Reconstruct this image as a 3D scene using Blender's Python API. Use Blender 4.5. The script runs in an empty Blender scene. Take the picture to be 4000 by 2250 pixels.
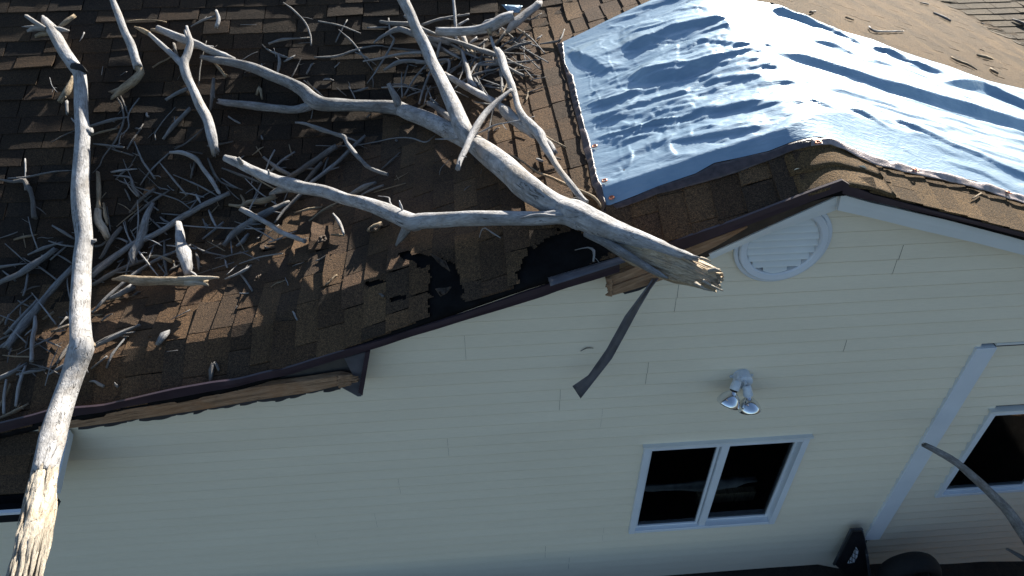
import bpy, math, random
import numpy as np
from math import sin, cos, radians, sqrt, pi
from mathutils import Vector, Matrix
random.seed(7); RNG = np.random.default_rng(7)

# ---------------------------------------------------------------- units
S = 0.1016            # one siding course (4 in) in metres; all layout below is in courses
GZ = 24.1             # the ground lies 24.1 courses under the datum line
F = 2767.7            # focal length in pixels of a 4000 px wide picture
CAM = np.array([0.0, -29.001, 32.824])
PIT, YAW, ROL = 0.70038, 0.06988, -0.00484
def cam_axes():
    f = np.array([sin(YAW)*cos(PIT), cos(YAW)*cos(PIT), -sin(PIT)])
    r = np.array([cos(YAW), -sin(YAW), 0.0]); u = np.cross(r, f)
    return cos(ROL)*r+sin(ROL)*u, -sin(ROL)*r+cos(ROL)*u, f
RX, UX, FX = cam_axes()
def W3(p):            # courses -> metres
    return Vector((p[0]*S, p[1]*S, (p[2]+GZ)*S))

# ---------------------------------------------------------------- camera, sky, sun, exposure
sc = bpy.context.scene
cam_d = bpy.data.cameras.new('camera'); cam = bpy.data.objects.new('camera', cam_d)
sc.collection.objects.link(cam); sc.camera = cam
cam_d.sensor_width = 36; cam_d.lens = F/4000*36; cam_d.clip_start = 0.05; cam_d.clip_end = 500
m = Matrix(((RX[0], UX[0], -FX[0]), (RX[1], UX[1], -FX[1]), (RX[2], UX[2], -FX[2])))
cam.matrix_world = Matrix.Translation(W3(CAM)) @ m.to_4x4()
SUN_AZ, SUN_EL = radians(31), math.atan(0.45)
sdir = np.array([sin(SUN_AZ)*cos(SUN_EL), cos(SUN_AZ)*cos(SUN_EL), sin(SUN_EL)])
w = bpy.data.worlds.new("World"); sc.world = w; w.use_nodes = True
nt = w.node_tree; sky = nt.nodes.new('ShaderNodeTexSky'); sky.sky_type = 'NISHITA'; sky.sun_disc = False
sky.sun_elevation = SUN_EL; sky.sun_rotation = SUN_AZ; sky.air_density = 1.0; sky.dust_density = 0.6; sky.ozone_density = 2.2
bg = nt.nodes['Background']; bg.inputs['Strength'].default_value = 0.054
nt.links.new(sky.outputs[0], bg.inputs[0])
sd = bpy.data.lights.new('sun', 'SUN'); sd.energy = 5.0; sd.angle = radians(0.5); sd.color = (1, 0.93, 0.82)
sun = bpy.data.objects.new('sun', sd); sc.collection.objects.link(sun)
sun.rotation_euler = Vector(sdir).to_track_quat('Z', 'Y').to_euler(); sun.location = (3, 5, 9)
sc.view_settings.view_transform = 'Standard'; sc.view_settings.look = 'None'
sc.view_settings.exposure = 1.62; sc.view_settings.gamma = 1

# ---------------------------------------------------------------- numeric helpers
def vnoise(x, y, seed=0):
    x = np.asarray(x, float); y = np.asarray(y, float)
    xi = np.floor(x).astype(np.int64); yi = np.floor(y).astype(np.int64)
    fx = x-xi; fy = y-yi; fx = fx*fx*(3-2*fx); fy = fy*fy*(3-2*fy)
    def h(a, b):
        n = (a*374761393 + b*668265263 + seed*974711) & 0x7fffffff
        n = ((n ^ (n >> 13))*1274126177) & 0x7fffffff
        return ((n ^ (n >> 16)) & 0xffff)/65535.0
    return (h(xi, yi)*(1-fx)+h(xi+1, yi)*fx)*(1-fy)+(h(xi, yi+1)*(1-fx)+h(xi+1, yi+1)*fx)*fy
def fbm(x, y, seed=0, o=3):
    v = 0; a = 0.5; t = 0
    for k in range(o):
        v = v+a*vnoise(np.asarray(x)*2**k, np.asarray(y)*2**k, seed+k*17); t += a; a *= .5
    return v/t
def smin(a, b, k):
    h = np.clip(.5+.5*(b-a)/k, 0, 1); return b*(1-h)+a*h-k*h*(1-h)
def smax(a, b, k): return -smin(-a, -b, k)

# ---------------------------------------------------------------- roof surface (height above datum)
PKX, PKZ = 17.6, 16.35
MM = 0.50; YBRK = 47.0
LPX = [-70, -27, -19.6, -14.5, -12, -7, -2, 3.2, 12, 17.6, 22]
LPZ = [-6.7, 2.2, 3.85, 4.85, 5.5, 7.35, 9.5, 11.6, 14.5, 16.35, 17.8]
def zl(x): return (np.interp(np.asarray(x, float)-.9, LPX, LPZ)+np.interp(x, LPX, LPZ)+np.interp(np.asarray(x, float)+.9, LPX, LPZ))/3
def zr(x): return PKZ-(x-PKX)/3
CM = float(zl(-13.6))-MM*13.3+0.25
RKX = [-60, -27.2, -24.1, -19.6, -12.2, -7, -2.1, 3.2, 8, 11.95, 17.6, 28, 80]
RKZ = [0, 0.75, 1.59, 2.29, 3.98, 5.9, 8.02, 10.1, 11.5, 12.77, 15.03, 11.64, -6]
RKZ[0] = float(zl(-60))-1.15
RKD = [b-float(zl(a) if a < PKX else zr(a)) for a, b in zip(RKX, RKZ)]
def zgable(x, y):
    g = smin(zl(x), zr(x), 0.9)
    w_ = np.interp(x, [-30, -14, -6, 16, 20], [2.8, 2.8, 3.4, 3.8, 5.6]); t = np.clip((w_-1.5-y)/w_, 0, 1); G = t*(1.25-.25*t)*1.0
    g = g+np.interp(x, RKX, RKD)*np.clip(G, 0, 1)
    g = g+0.10*(fbm(x/5, y/7, 3)-.5)
    # crushed hollow under the big limb
    g = g-0.15*np.exp(-(((x+1.5)/6)**2+((y-3.5)/3.5)**2))
    return g
def zmain(x, y):
    z = CM+MM*np.minimum(y, YBRK)+.28*np.maximum(y-YBRK, 0)
    return z+0.16*(fbm(x/9, y/2.6, 11, 2)-.5)+.07*(fbm(x/3, y/1.3, 12, 2)-.5)
def zrear(x, y): return 0.09*(y-55)+.1*(fbm(x/6, y/6, 5)-.5)
def side(x, y):       # 0 gable, 1 main, 2 rear
    x = np.asarray(x, float); y = np.asarray(y, float)
    g = zgable(x, y)
    s = np.where((x < 13) & (zmain(x, y) > g), 1, 0)
    return np.where((x > 25) & (zrear(x, y) > g), 2, s)
def H(x, y):
    x = np.asarray(x, float); y = np.asarray(y, float)
    g = zgable(x, y)
    m_ = zmain(x, y)-np.maximum(0, (x-11))*1.5
    a = smax(g, m_, 1.6)
    b = smax(g, zrear(x, y), 0.15)
    return np.where(x < 22, a, b)

def ray(px, py):
    return ((px-2000)/F)*RX-((py-1125)/F)*UX+FX
def proj(p):
    d = np.asarray(p, float)-CAM; z = d@FX
    return np.stack([2000+F*(d@RX)/z, 1125-F*(d@UX)/z], -1)
TT = np.arange(12, 150, .2)
def on(px, py, h=0.0):          # point of the roof surface (raised by h) seen at a pixel
    d = ray(px, py); P = CAM+TT[:, None]*d
    f = P[:, 2]-H(P[:, 0], P[:, 1])-h
    k = int(np.argmax(f < 0)) if (f < 0).any() else len(TT)-1
    if k == 0: k = 1
    a, b = TT[k-1], TT[k]
    for _ in range(18):
        c = (a+b)/2; q = CAM+c*d
        if q[2]-float(H(q[0], q[1]))-h < 0: b = c
        else: a = c
    return CAM+b*d
def atY(px, py, Y=0.0):
    d = ray(px, py); return CAM+(Y-CAM[1])/d[1]*d
def atX(px, py, X):
    d = ray(px, py); return CAM+(X-CAM[0])/d[0]*d
def atZ(px, py, Z):
    d = ray(px, py); return CAM+(Z-CAM[2])/d[2]*d

# ---------------------------------------------------------------- materials
def mat(name):
    m_ = bpy.data.materials.new(name); m_.use_nodes = True
    return m_, m_.node_tree, m_.node_tree.nodes['Principled BSDF']
def N(nt, t, **k):
    n = nt.nodes.new(t)
    for a, b in k.items(): setattr(n, a, b)
    return n
def ramp(nt, src, stops):
    r = N(nt, 'ShaderNodeValToRGB'); e = r.color_ramp.elements
    while len(e) < len(stops): e.new(.5)
    for i, (p, c) in enumerate(stops): e[i].position = p; e[i].color = (c[0], c[1], c[2], 1)
    nt.links.new(src, r.inputs[0]); return r.outputs[0]
def noise(nt, vec, scale, detail=4, rough=.55, dist=0):
    n = N(nt, 'ShaderNodeTexNoise'); n.inputs['Scale'].default_value = scale; n.inputs['Detail'].default_value = detail
    n.inputs['Roughness'].default_value = rough; n.inputs['Distortion'].default_value = dist
    if vec is not None: nt.links.new(vec, n.inputs['Vector'])
    return n.outputs['Fac']
def mapping(nt, src, sc_):
    mp = N(nt, 'ShaderNodeMapping'); mp.inputs['Scale'].default_value = sc_; nt.links.new(src, mp.inputs[0]); return mp.outputs[0]
def mixc(nt, a, b, fac, mode='MIX'):
    n = N(nt, 'ShaderNodeMix', data_type='RGBA', blend_type=mode)
    for v, i in ((fac, 0), (a, 6), (b, 7)):
        if isinstance(v, (int, float)): n.inputs[i].default_value = v
        elif isinstance(v, tuple): n.inputs[i].default_value = (*v, 1)
        else: nt.links.new(v, n.inputs[i])
    return n.outputs[2]
def bump(nt, b, h, strength, dist=.01, prev=None):
    n = N(nt, 'ShaderNodeBump'); n.inputs['Strength'].default_value = strength; n.inputs['Distance'].default_value = dist
    nt.links.new(h, n.inputs['Height'])
    if prev is not None: nt.links.new(prev, n.inputs['Normal'])
    nt.links.new(n.outputs[0], b.inputs['Normal']); return n.outputs[0]
def geo(nt): return N(nt, 'ShaderNodeNewGeometry').outputs['Position']

def m_simple(name, col, rough=.6, metal=0, var=.15, scale=8, bs=.15):
    m_, nt, b = mat(name); g = geo(nt)
    f = noise(nt, g, scale, 5)
    c = ramp(nt, f, [(.3, tuple(x*(1-var) for x in col)), (.7, tuple(min(1, x*(1+var)) for x in col))])
    nt.links.new(c, b.inputs['Base Color']); b.inputs['Roughness'].default_value = rough; b.inputs['Metallic'].default_value = metal
    bump(nt, b, noise(nt, g, scale*9, 3), bs, .004); return m_

def m_shingle():
    m_, nt, b = mat('asphalt_shingle'); g = geo(nt)
    at = N(nt, 'ShaderNodeAttribute'); at.attribute_name = 'Col'
    gr = noise(nt, g, 210, 2, .8); g2 = noise(nt, g, 75, 3, .7); big = noise(nt, g, 2.3, 5, .6)
    c = mixc(nt, at.outputs['Color'], ramp(nt, gr, [(.36, (.30, .27, .24)), (.5, (.9, .9, .9)), (.64, (1.9, 1.75, 1.55))]), 1.0, 'MULTIPLY')
    c = mixc(nt, c, ramp(nt, g2, [(.35, (.62, .62, .62)), (.65, (1.28, 1.25, 1.2))]), 1.0, 'MULTIPLY')
    c = mixc(nt, c, ramp(nt, big, [(.3, (.72, .72, .74)), (.7, (1.2, 1.14, 1.05))]), 1.0, 'MULTIPLY')
    nt.links.new(c, b.inputs['Base Color']); b.inputs['Roughness'].default_value = .92
    b.inputs['Specular IOR Level'].default_value = .25
    n1 = bump(nt, b, gr, .75, .006); bump(nt, b, g2, .5, .012, n1); return m_

def m_wood(name, a, c_, d, crack=(.05, .045, .04), rough=.75, cs=1.0, bs=.6):
    m_, nt, b = mat(name)
    uv = N(nt, 'ShaderNodeUVMap').outputs[0]; g = geo(nt)
    v = mapping(nt, uv, (5.0, .55, 1)); fine = noise(nt, v, 6, 6, .65, .4)
    v2 = mapping(nt, uv, (2.0, .35, 1)); big = noise(nt, v2, 2.2, 4, .6)
    blot = noise(nt, g, 9, 5, .6)
    col = ramp(nt, fine, [(.28, c_), (.52, a), (.75, d)])
    col = mixc(nt, col, ramp(nt, big, [(.35, (.62, .61, .6)), (.6, (1.05, 1.05, 1.05))]), 1.0, 'MULTIPLY')
    col = mixc(nt, col, ramp(nt, blot, [(.3, (.84, .82, .79)), (.55, (1, 1, 1)), (.8, (1.06, 1.06, 1.07))]), 1.0, 'MULTIPLY')
    st = noise(nt, g, 3.6, 4, .65, .5); col = mixc(nt, col, (c_[0]*1.15, c_[1]*.98, c_[2]*.78), ramp(nt, st, [(.52, (0, 0, 0)), (.68, (.6, .6, .6))]))
    v3 = mapping(nt, uv, (3.2, .16, 1)); cr = noise(nt, v3, 3.1, 3, .5, .8)
    lines = ramp(nt, cr, [(.485, (1, 1, 1)), (.5, (0, 0, 0)), (.515, (1, 1, 1))])
    gate = ramp(nt, noise(nt, mapping(nt, uv, (.8, .25, 1)), 1.7, 2), [(.44, (0, 0, 0)), (.52, (1, 1, 1))])
    inv = N(nt, 'ShaderNodeInvert'); nt.links.new(lines, inv.inputs[1])
    msk = mixc(nt, inv.outputs[0], gate, 1.0, 'MULTIPLY')
    col = mixc(nt, col, crack, msk)
    nt.links.new(col, b.inputs['Base Color']); b.inputs['Roughness'].default_value = rough
    b.inputs['Specular IOR Level'].default_value = .3
    n1 = bump(nt, b, fine, bs, .012)
    n2 = bump(nt, b, lines, bs*.8, .01, n1); bump(nt, b, blot, .3, .02, n2)
    return m_

def m_tarp():
    m_, nt, b = mat('silver_tarp'); g = geo(nt)
    f = noise(nt, g, 5, 5, .6)
    c = ramp(nt, f, [(.3, (.215, .325, .425)), (.7, (.31, .42, .51))])
    nt.links.new(c, b.inputs['Base Color']); b.inputs['Metallic'].default_value = .5; b.inputs['Roughness'].default_value = .40
    wv = noise(nt, mapping(nt, g, (.8, 2.4, 1)), 16, 6, .6, .3)
    n1 = bump(nt, b, wv, .22, .010)
    vo = N(nt, 'ShaderNodeTexVoronoi', feature='DISTANCE_TO_EDGE'); vo.inputs['Scale'].default_value = 14
    nt.links.new(mapping(nt, g, (1.0, 2.6, 1)), vo.inputs['Vector'])
    bump(nt, b, ramp(nt, vo.outputs['Distance'], [(0, (1, 1, 1)), (.2, (0, 0, 0))]), .10, .006, n1)
    return m_
def m_siding():
    m_, nt, b = mat('vinyl_siding'); g = geo(nt)
    f = noise(nt, mapping(nt, g, (.6, 1, 3)), 1.3, 6, .6); f2 = noise(nt, mapping(nt, g, (.8, 1, 12)), 18, 4, .7)
    c = ramp(nt, f, [(.3, (.76, .685, .54)), (.7, (.81, .735, .585))])
    c = mixc(nt, c, ramp(nt, f2, [(.3, (.93, .93, .92)), (.7, (1.03, 1.03, 1.03))]), 1.0, 'MULTIPLY')
    nt.links.new(c, b.inputs['Base Color']); b.inputs['Roughness'].default_value = .48; b.inputs['Specular IOR Level'].default_value = .35
    bump(nt, b, noise(nt, mapping(nt, g, (.5, 1, 1)), 3, 3), .12, .02); return m_
def m_glass():
    m_ = bpy.data.materials.new('window_glass'); m_.use_nodes = True; nt = m_.node_tree; nt.nodes.clear()
    o = N(nt, 'ShaderNodeOutputMaterial'); t = N(nt, 'ShaderNodeBsdfTransparent'); t.inputs[0].default_value = (.42, .45, .46, 1)
    gl = N(nt, 'ShaderNodeBsdfGlossy'); gl.inputs['Roughness'].default_value = .03; gl.inputs[0].default_value = (.9, .95, 1, 1)
    fr = N(nt, 'ShaderNodeFresnel'); fr.inputs[0].default_value = 1.35
    mx = N(nt, 'ShaderNodeMixShader'); nt.links.new(fr.outputs[0], mx.inputs[0]); nt.links.new(t.outputs[0], mx.inputs[1]); nt.links.new(gl.outputs[0], mx.inputs[2])
    nt.links.new(mx.outputs[0], o.inputs[0]); return m_
def m_ground():
    m_, nt, b = mat('dark_soil'); g = geo(nt)
    c = ramp(nt, noise(nt, g, 3, 8, .7), [(.3, (.008, .007, .006)), (.55, (.02, .017, .014)), (.8, (.05, .04, .03))])
    nt.links.new(c, b.inputs['Base Color']); b.inputs['Roughness'].default_value = .95
    bump(nt, b, noise(nt, g, 22, 6, .7), .9, .03); return m_
def m_hem():
    m_, nt, b = mat('brown_hem'); g = geo(nt)
    c = ramp(nt, noise(nt, g, 30, 4), [(.3, (.030, .022, .024)), (.7, (.075, .056, .056))])
    nt.links.new(c, b.inputs['Base Color']); b.inputs['Roughness'].default_value = .38
    bump(nt, b, noise(nt, mapping(nt, g, (1, 3, 1)), 40, 4), .5, .008); return m_

M = dict(
    shingle=m_shingle(),
    felt=m_simple('roofing_felt', (.006, .006, .0065), .9, 0, .5, 12, .5),
    deck=m_simple('roof_deck', (.05, .035, .024), .9, 0, .4, 10, .5),
    wood=m_wood('weathered_wood', (.38, .38, .385), (.25, .245, .24), (.48, .48, .485)),
    grey=m_wood('grey_wood', (.25, .25, .25), (.12, .115, .115), (.37, .365, .36)),
    dark=m_wood('dull_wood', (.17, .16, .15), (.075, .07, .066), (.27, .26, .25)),
    raw=m_wood('raw_wood', (.56, .50, .405), (.38, .32, .245), (.68, .63, .55), (.10, .055, .03), .8, 1, .9),
    tan=m_wood('tan_wood', (.40, .32, .22), (.21, .155, .10), (.54, .46, .35), (.05, .035, .02), .8, 1, .8),
    heart=m_wood('heartwood', (.60, .49, .345), (.36, .25, .15), (.74, .66, .51), (.07, .035, .02), .8, 1, .8),
    lumber=m_wood('old_lumber', (.46, .29, .175), (.30, .175, .10), (.58, .40, .26), (.06, .035, .02), .8, 1, .7),
    tarp=m_tarp(), hem=m_hem(),
    hem2=m_simple('silver_hem', (.30, .25, .24), .4, .2, .45, 22, .8),
    siding=m_siding(),
    white=m_simple('white_trim', (.66, .70, .74), .42, 0, .06, 3, .05),
    whitew=m_simple('white_board', (.66, .68, .66), .45, 0, .06, 3, .08),
    trim=m_simple('plum_trim', (.040, .027, .034), .38, .0, .25, 6, .15),
    strip=m_simple('grey_trim', (.10, .10, .115), .4, .2, .25, 10, .2),
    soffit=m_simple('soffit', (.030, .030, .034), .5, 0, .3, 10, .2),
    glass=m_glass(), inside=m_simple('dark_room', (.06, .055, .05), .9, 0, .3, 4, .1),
    cloth=m_simple('grey_cloth', (.36, .37, .39), .9, 0, .4, 9, .5),
    copper=m_simple('copper', (.42, .16, .09), .4, .6, .3, 40, .2),
    ground=m_ground(), rubber=m_simple('rubber', (.006, .006, .007), .8, 0, .3, 30, .3),
    metal=m_simple('dark_metal', (.07, .075, .085), .5, .4, .3, 12, .3),
    wire=m_simple('wire', (.02, .02, .022), .5, .5, .2, 20, .1),
    lampw=m_simple('lamp_enamel', (.60, .66, .72), .35, 0, .1, 30, .1),
    red=m_simple('red_plastic', (.12, .012, .01), .4, 0, .2, 20, .1),
    gutter=m_simple('gutter_metal', (.015, .016, .02), .4, .2, .3, 8, .1),
)
M['felt'].node_tree.nodes['Principled BSDF'].inputs['Specular IOR Level'].default_value = .12
mm_, nt_, b_ = mat('mirror_bulb'); b_.inputs['Metallic'].default_value = 1; b_.inputs['Roughness'].default_value = .16; b_.inputs['Base Color'].default_value = (.78, .80, .82, 1)
bump(nt_, b_, noise(nt_, geo(nt_), 90, 2), .08, .002); M['mirror'] = mm_

# ---------------------------------------------------------------- object helpers
C = sc.collection
WL = {}
def empty(name, p, label=None, cat=None, group=None, parent=None):
    o = bpy.data.objects.new(name, None); C.objects.link(o); o.empty_display_size = .1
    v = W3(p); WL[o.name] = v
    if parent: o.parent = parent; o.location = v-WL[parent.name]
    else: o.location = v
    if label: tag(o, label, cat, group)
    return o
def tag(o, label, cat, group=None, kind=None):
    if label: o['label'] = label
    if cat: o['category'] = cat
    if group: o['group'] = group
    if kind: o['kind'] = kind
    return o
def build(name, V, Fc, m_, parent=None, uv=None, col=None, smooth=True, origin=None):
    V = np.asarray(V, float); Wd = V*S; Wd[:, 2] += GZ*S
    if origin is None: o0 = Vector(Wd.mean(0)); o0.z = Wd[:, 2].min()
    else: o0 = W3(origin)
    me = bpy.data.meshes.new(name); me.from_pydata((Wd-np.array(o0)).tolist(), [], [tuple(int(i) for i in f) for f in Fc])
    if uv is not None:
        ul = me.uv_layers.new(name='UVMap'); L = np.zeros(len(me.loops), np.int32); me.loops.foreach_get('vertex_index', L)
        if isinstance(uv, list) and len(uv) == len(me.loops): d = np.array(uv, np.float32)
        else: d = np.asarray(uv, np.float32)[L]
        ul.data.foreach_set('uv', d.ravel())
    if col is not None:
        ca = me.color_attributes.new('Col', 'FLOAT_COLOR', 'POINT'); c4 = np.ones((len(V), 4), np.float32); c4[:, :3] = col
        ca.data.foreach_set('color', c4.ravel())
    if smooth: me.polygons.foreach_set('use_smooth', [True]*len(me.polygons))
    me.materials.append(m_); me.update()
    o = bpy.data.objects.new(name, me); C.objects.link(o); WL[o.name] = o0
    if parent: o.parent = parent; o.location = o0-WL[parent.name]
    else: o.location = o0
    return o
class MB:
    def __init__(s): s.V = []; s.F = []; s.U = []; s.C = []
    def add(s, V, Fc, U=None, col=None):
        k = len(s.V); s.V += [tuple(v) for v in V]; s.F += [tuple(i+k for i in f) for f in Fc]
        s.U += [tuple(u) for u in (U if U is not None else [(0, 0)]*len(V))]
        s.C += [col if col is not None else (1, 1, 1)]*len(V)
    def box(s, a, b):
        x0, y0, z0 = a; x1, y1, z1 = b
        V = [(x0, y0, z0), (x1, y0, z0), (x1, y1, z0), (x0, y1, z0), (x0, y0, z1), (x1, y0, z1), (x1, y1, z1), (x0, y1, z1)]
        s.add(V, [(3, 2, 1, 0), (4, 5, 6, 7), (0, 1, 5, 4), (1, 2, 6, 5), (2, 3, 7, 6), (3, 0, 4, 7)], [(v[0]*.3, v[2]*.3) for v in V])
    def build(s, name, m_, parent=None, smooth=False, col=False):
        return build(name, s.V, s.F, m_, parent, s.U, s.C if col else None, smooth)
def bevel(o, w_=.003, seg=2):
    b = o.modifiers.new('bevel', 'BEVEL'); b.width = w_; b.segments = seg; b.limit_method = 'ANGLE'; return o

def spline(P, R, step):
    P = np.asarray(P, float); R = np.asarray(R, float)
    if len(P) == 2: P = np.array([P[0], (P[0]+P[1])/2, P[1]]); R = np.array([R[0], (R[0]+R[1])/2, R[1]])
    Q = np.vstack([2*P[0]-P[1], P, 2*P[-1]-P[-2]]); outP = []; outR = []
    for i in range(len(P)-1):
        L = np.linalg.norm(P[i+1]-P[i]); n = max(2, int(L/step))
        for k in range(n):
            t = k/n; p0, p1, p2, p3 = Q[i:i+4]
            outP.append(.5*((2*p1)+(-p0+p2)*t+(2*p0-5*p1+4*p2-p3)*t*t+(-p0+3*p1-3*p2+p3)*t**3))
            tt = t*t*(3-2*t); outR.append(R[i]*(1-tt)+R[i+1]*tt)
    outP.append(P[-1]); outR.append(R[-1]); return np.array(outP), np.array(outR)
def tube(P, R, seed=0, seg=10, step=None, rough=.10, jag0=0, jag1=0, mod=None, kink=.12):
    """organic tapered limb; returns V, F, UV"""
    R = np.asarray(R, float); step = step or max(.22, float(np.mean(R))*.55)
    P, r = spline(P, R, step); n = len(P)
    rs = np.random.default_rng(seed+1)
    T = np.gradient(P, axis=0); T /= np.linalg.norm(T, axis=1)[:, None]+1e-9
    ref = np.array([0, 0, 1.]) if abs(T[0, 2]) < .9 else np.array([1., 0, 0])
    U = np.cross(T[0], ref); U /= np.linalg.norm(U); V = []; UV = []
    s = np.concatenate([[0], np.cumsum(np.linalg.norm(np.diff(P, axis=0), axis=1))])
    wob = (np.stack([vnoise(s/(r.mean()*6+.4), np.full(n, k*3.7), seed+k) for k in range(3)], 1)-.5)*2
    P = P+wob*(r*kink)[:, None]*np.minimum(1, np.minimum(s, s[-1]-s)/(r.mean()*2+.01))[:, None]
    th = np.linspace(0, 2*pi, seg, endpoint=False)
    for i in range(n):
        U = U-T[i]*(U@T[i]); U /= np.linalg.norm(U)+1e-9; B = np.cross(T[i], U)
        nz = (vnoise(np.cos(th)*1.6+5, np.sin(th)*1.6+s[i]/(r[i]*5+.3), seed)-.5)*2*rough*1.3
        nz = nz+(vnoise(th*seg/6, np.full(seg, s[i]/6), seed+9)-.5)*rough*1.1
        nz = nz+(vnoise(np.full(seg, s[i]/(r[i]*2.5+.1)), np.zeros(seg), seed+4)-.5)*rough*1.2
        rr = r[i]*(1+nz)
        if mod is not None: rr = rr*mod(s[i]/s[-1], th)
        ring = P[i]+rr[:, None]*(np.cos(th)[:, None]*U+np.sin(th)[:, None]*B)
        if i == 0 and jag0: ring = ring-T[i]*(rs.random(seg)**1.5*jag0*r[i])[:, None]
        if i == n-1 and jag1: ring = ring+T[i]*(rs.random(seg)**1.5*jag1*r[i])[:, None]
        V += ring.tolist(); UV += [(t/(2*pi), s[i]) for t in th]
    Fc = []
    for i in range(n-1):
        for j in range(seg):
            a = i*seg+j; b = i*seg+(j+1) % seg; Fc.append((a, b, b+seg, a+seg))
    k = len(V); V.append((P[0]+T[0]*r[0]*(.25 if jag0 else -.25)).tolist()); UV.append((.5, 0))
    V.append((P[-1]-T[-1]*r[-1]*(.25 if jag1 else -.25)).tolist()); UV.append((.5, s[-1]))
    for j in range(seg):
        Fc.append((k, (j+1) % seg, j)); Fc.append((k+1, (n-1)*seg+j, (n-1)*seg+(j+1) % seg))
    return V, Fc, UV
def chip(P, w_, th, seed=0):
    """thin splinter: a flat sliver with pointed ends"""
    return tube(P, [w_*.25, w_*.5, w_*.45, w_*.12][:len(P)] if len(P) == 4 else w_/2*np.linspace(1, .4, len(P)), seed, 5, 1.0, .25, 1.5, 2.5)

ZO = dict(A=(0, 0, .51760), B=(1000, 0, .51760), C=(1500, 0, .51760), F=(0, 600, .51760), G=(700, 500, .51760), H=(1500, 600, .51760),
          D=(2000, 600, .51760), L=(0, 1200, .72464), R=(3000, 1500, .51760), X=(0, 0, 1.0), E=(3400, 0, .23466))
def read(txt, e0=.0, e1=None, Y=None):
    """'A x y w x y w ...' -> world points and radii resting on the roof (raised by e0..e1)"""
    t = txt.split(); ox, oy, k = ZO[t[0]]; v = []
    i = 1
    while i < len(t):
        if t[i] in ZO: ox, oy, k = ZO[t[i]]; i += 1; continue
        v.append((ox+float(t[i])*k, oy+float(t[i+1])*k, float(t[i+2])*k)); i += 3
    e1 = e0 if e1 is None else e1; P = []; R = []
    for j, (x, y, w_) in enumerate(v):
        f = j/max(1, len(v)-1); e = e0+(e1-e0)*f
        if Y is not None: p = atY(x, y, Y if not isinstance(Y, tuple) else Y[0]+(Y[1]-Y[0])*f)
        else:
            p = on(x, y, .3); r = w_*((p-CAM)@FX)/F/2; p = on(x, y, e+r*.9+.06)
        r = w_*((p-CAM)@FX)/F/2; P.append(p); R.append(max(r, .02))
    return P, R, v

# ================================================================= STRUCTURE
gm = MB(); gx = [-3000, -60, 0, 28, 33, 40, 48, 80, 3000]; gz = [-GZ]*4+[-GZ-1.9, -GZ-2.7, -GZ-3.4, -GZ-3.8, -GZ-3.8]
gm.add([(a, y, b) for y in (-3000, -40, 0, 60, 3000) for a, b in zip(gx, gz)], [(j*9+i, j*9+i+1, (j+1)*9+i+1, (j+1)*9+i) for j in range(4) for i in range(8)])
tag(gm.build('ground', M['ground']), None, None, None, 'structure')

house = empty('house', (4, 0, -GZ), 'cream clapboard house with a storm damaged brown shingle roof', 'house')

# ---- walls
JO = [((298, 1718), (342, 1794)), ((589, 1856), (625, 1926)), ((675, 1991), (704, 2056)), ((667, 2180), (695, 2234)), ((1230, 2077), (1245, 2134)),
      ((1464, 2001), (1473, 2059)), ((1558, 1864), (1563, 1930)), ((1747, 1703), (1753, 1779)), ((1815, 1300), (1816, 1356)), ((2188, 1515), (2185, 1600)),
      ((2352, 1590), (2346, 1668)), ((2131, 2126), (2128, 2179)), ((2223, 2172), (2220, 2221)), ((2357, 2057), (2352, 2112)), ((2649, 1107), (2634, 1213)),
      ((2532, 1412), (2520, 1500)), ((3325, 1277), (3290, 1372)), ((3514, 981), (3483, 1064))]
joints = {}
for a, b in JO:
    A_, B_ = atY(*a), atY(*b); zt = int(round(A_[2])); joints.setdefault(zt, []).append((A_[0]+B_[0])/2)
def rake_z(x): return float(H(x, -.2))
def xlim(z, s_):      # where the gable line crosses height z
    xs = np.linspace(-60, PKX, 400) if s_ < 0 else np.linspace(PKX, 90, 400)
    zz = np.array([rake_z(x) for x in xs])-.35
    ok = np.where(zz > z)[0]
    return None if len(ok) == 0 else (xs[ok[0]] if s_ < 0 else xs[ok[-1]])
wall = MB(); NX = 26
WIN = (10.88, 22.3, -16.65, -6.0)
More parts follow.
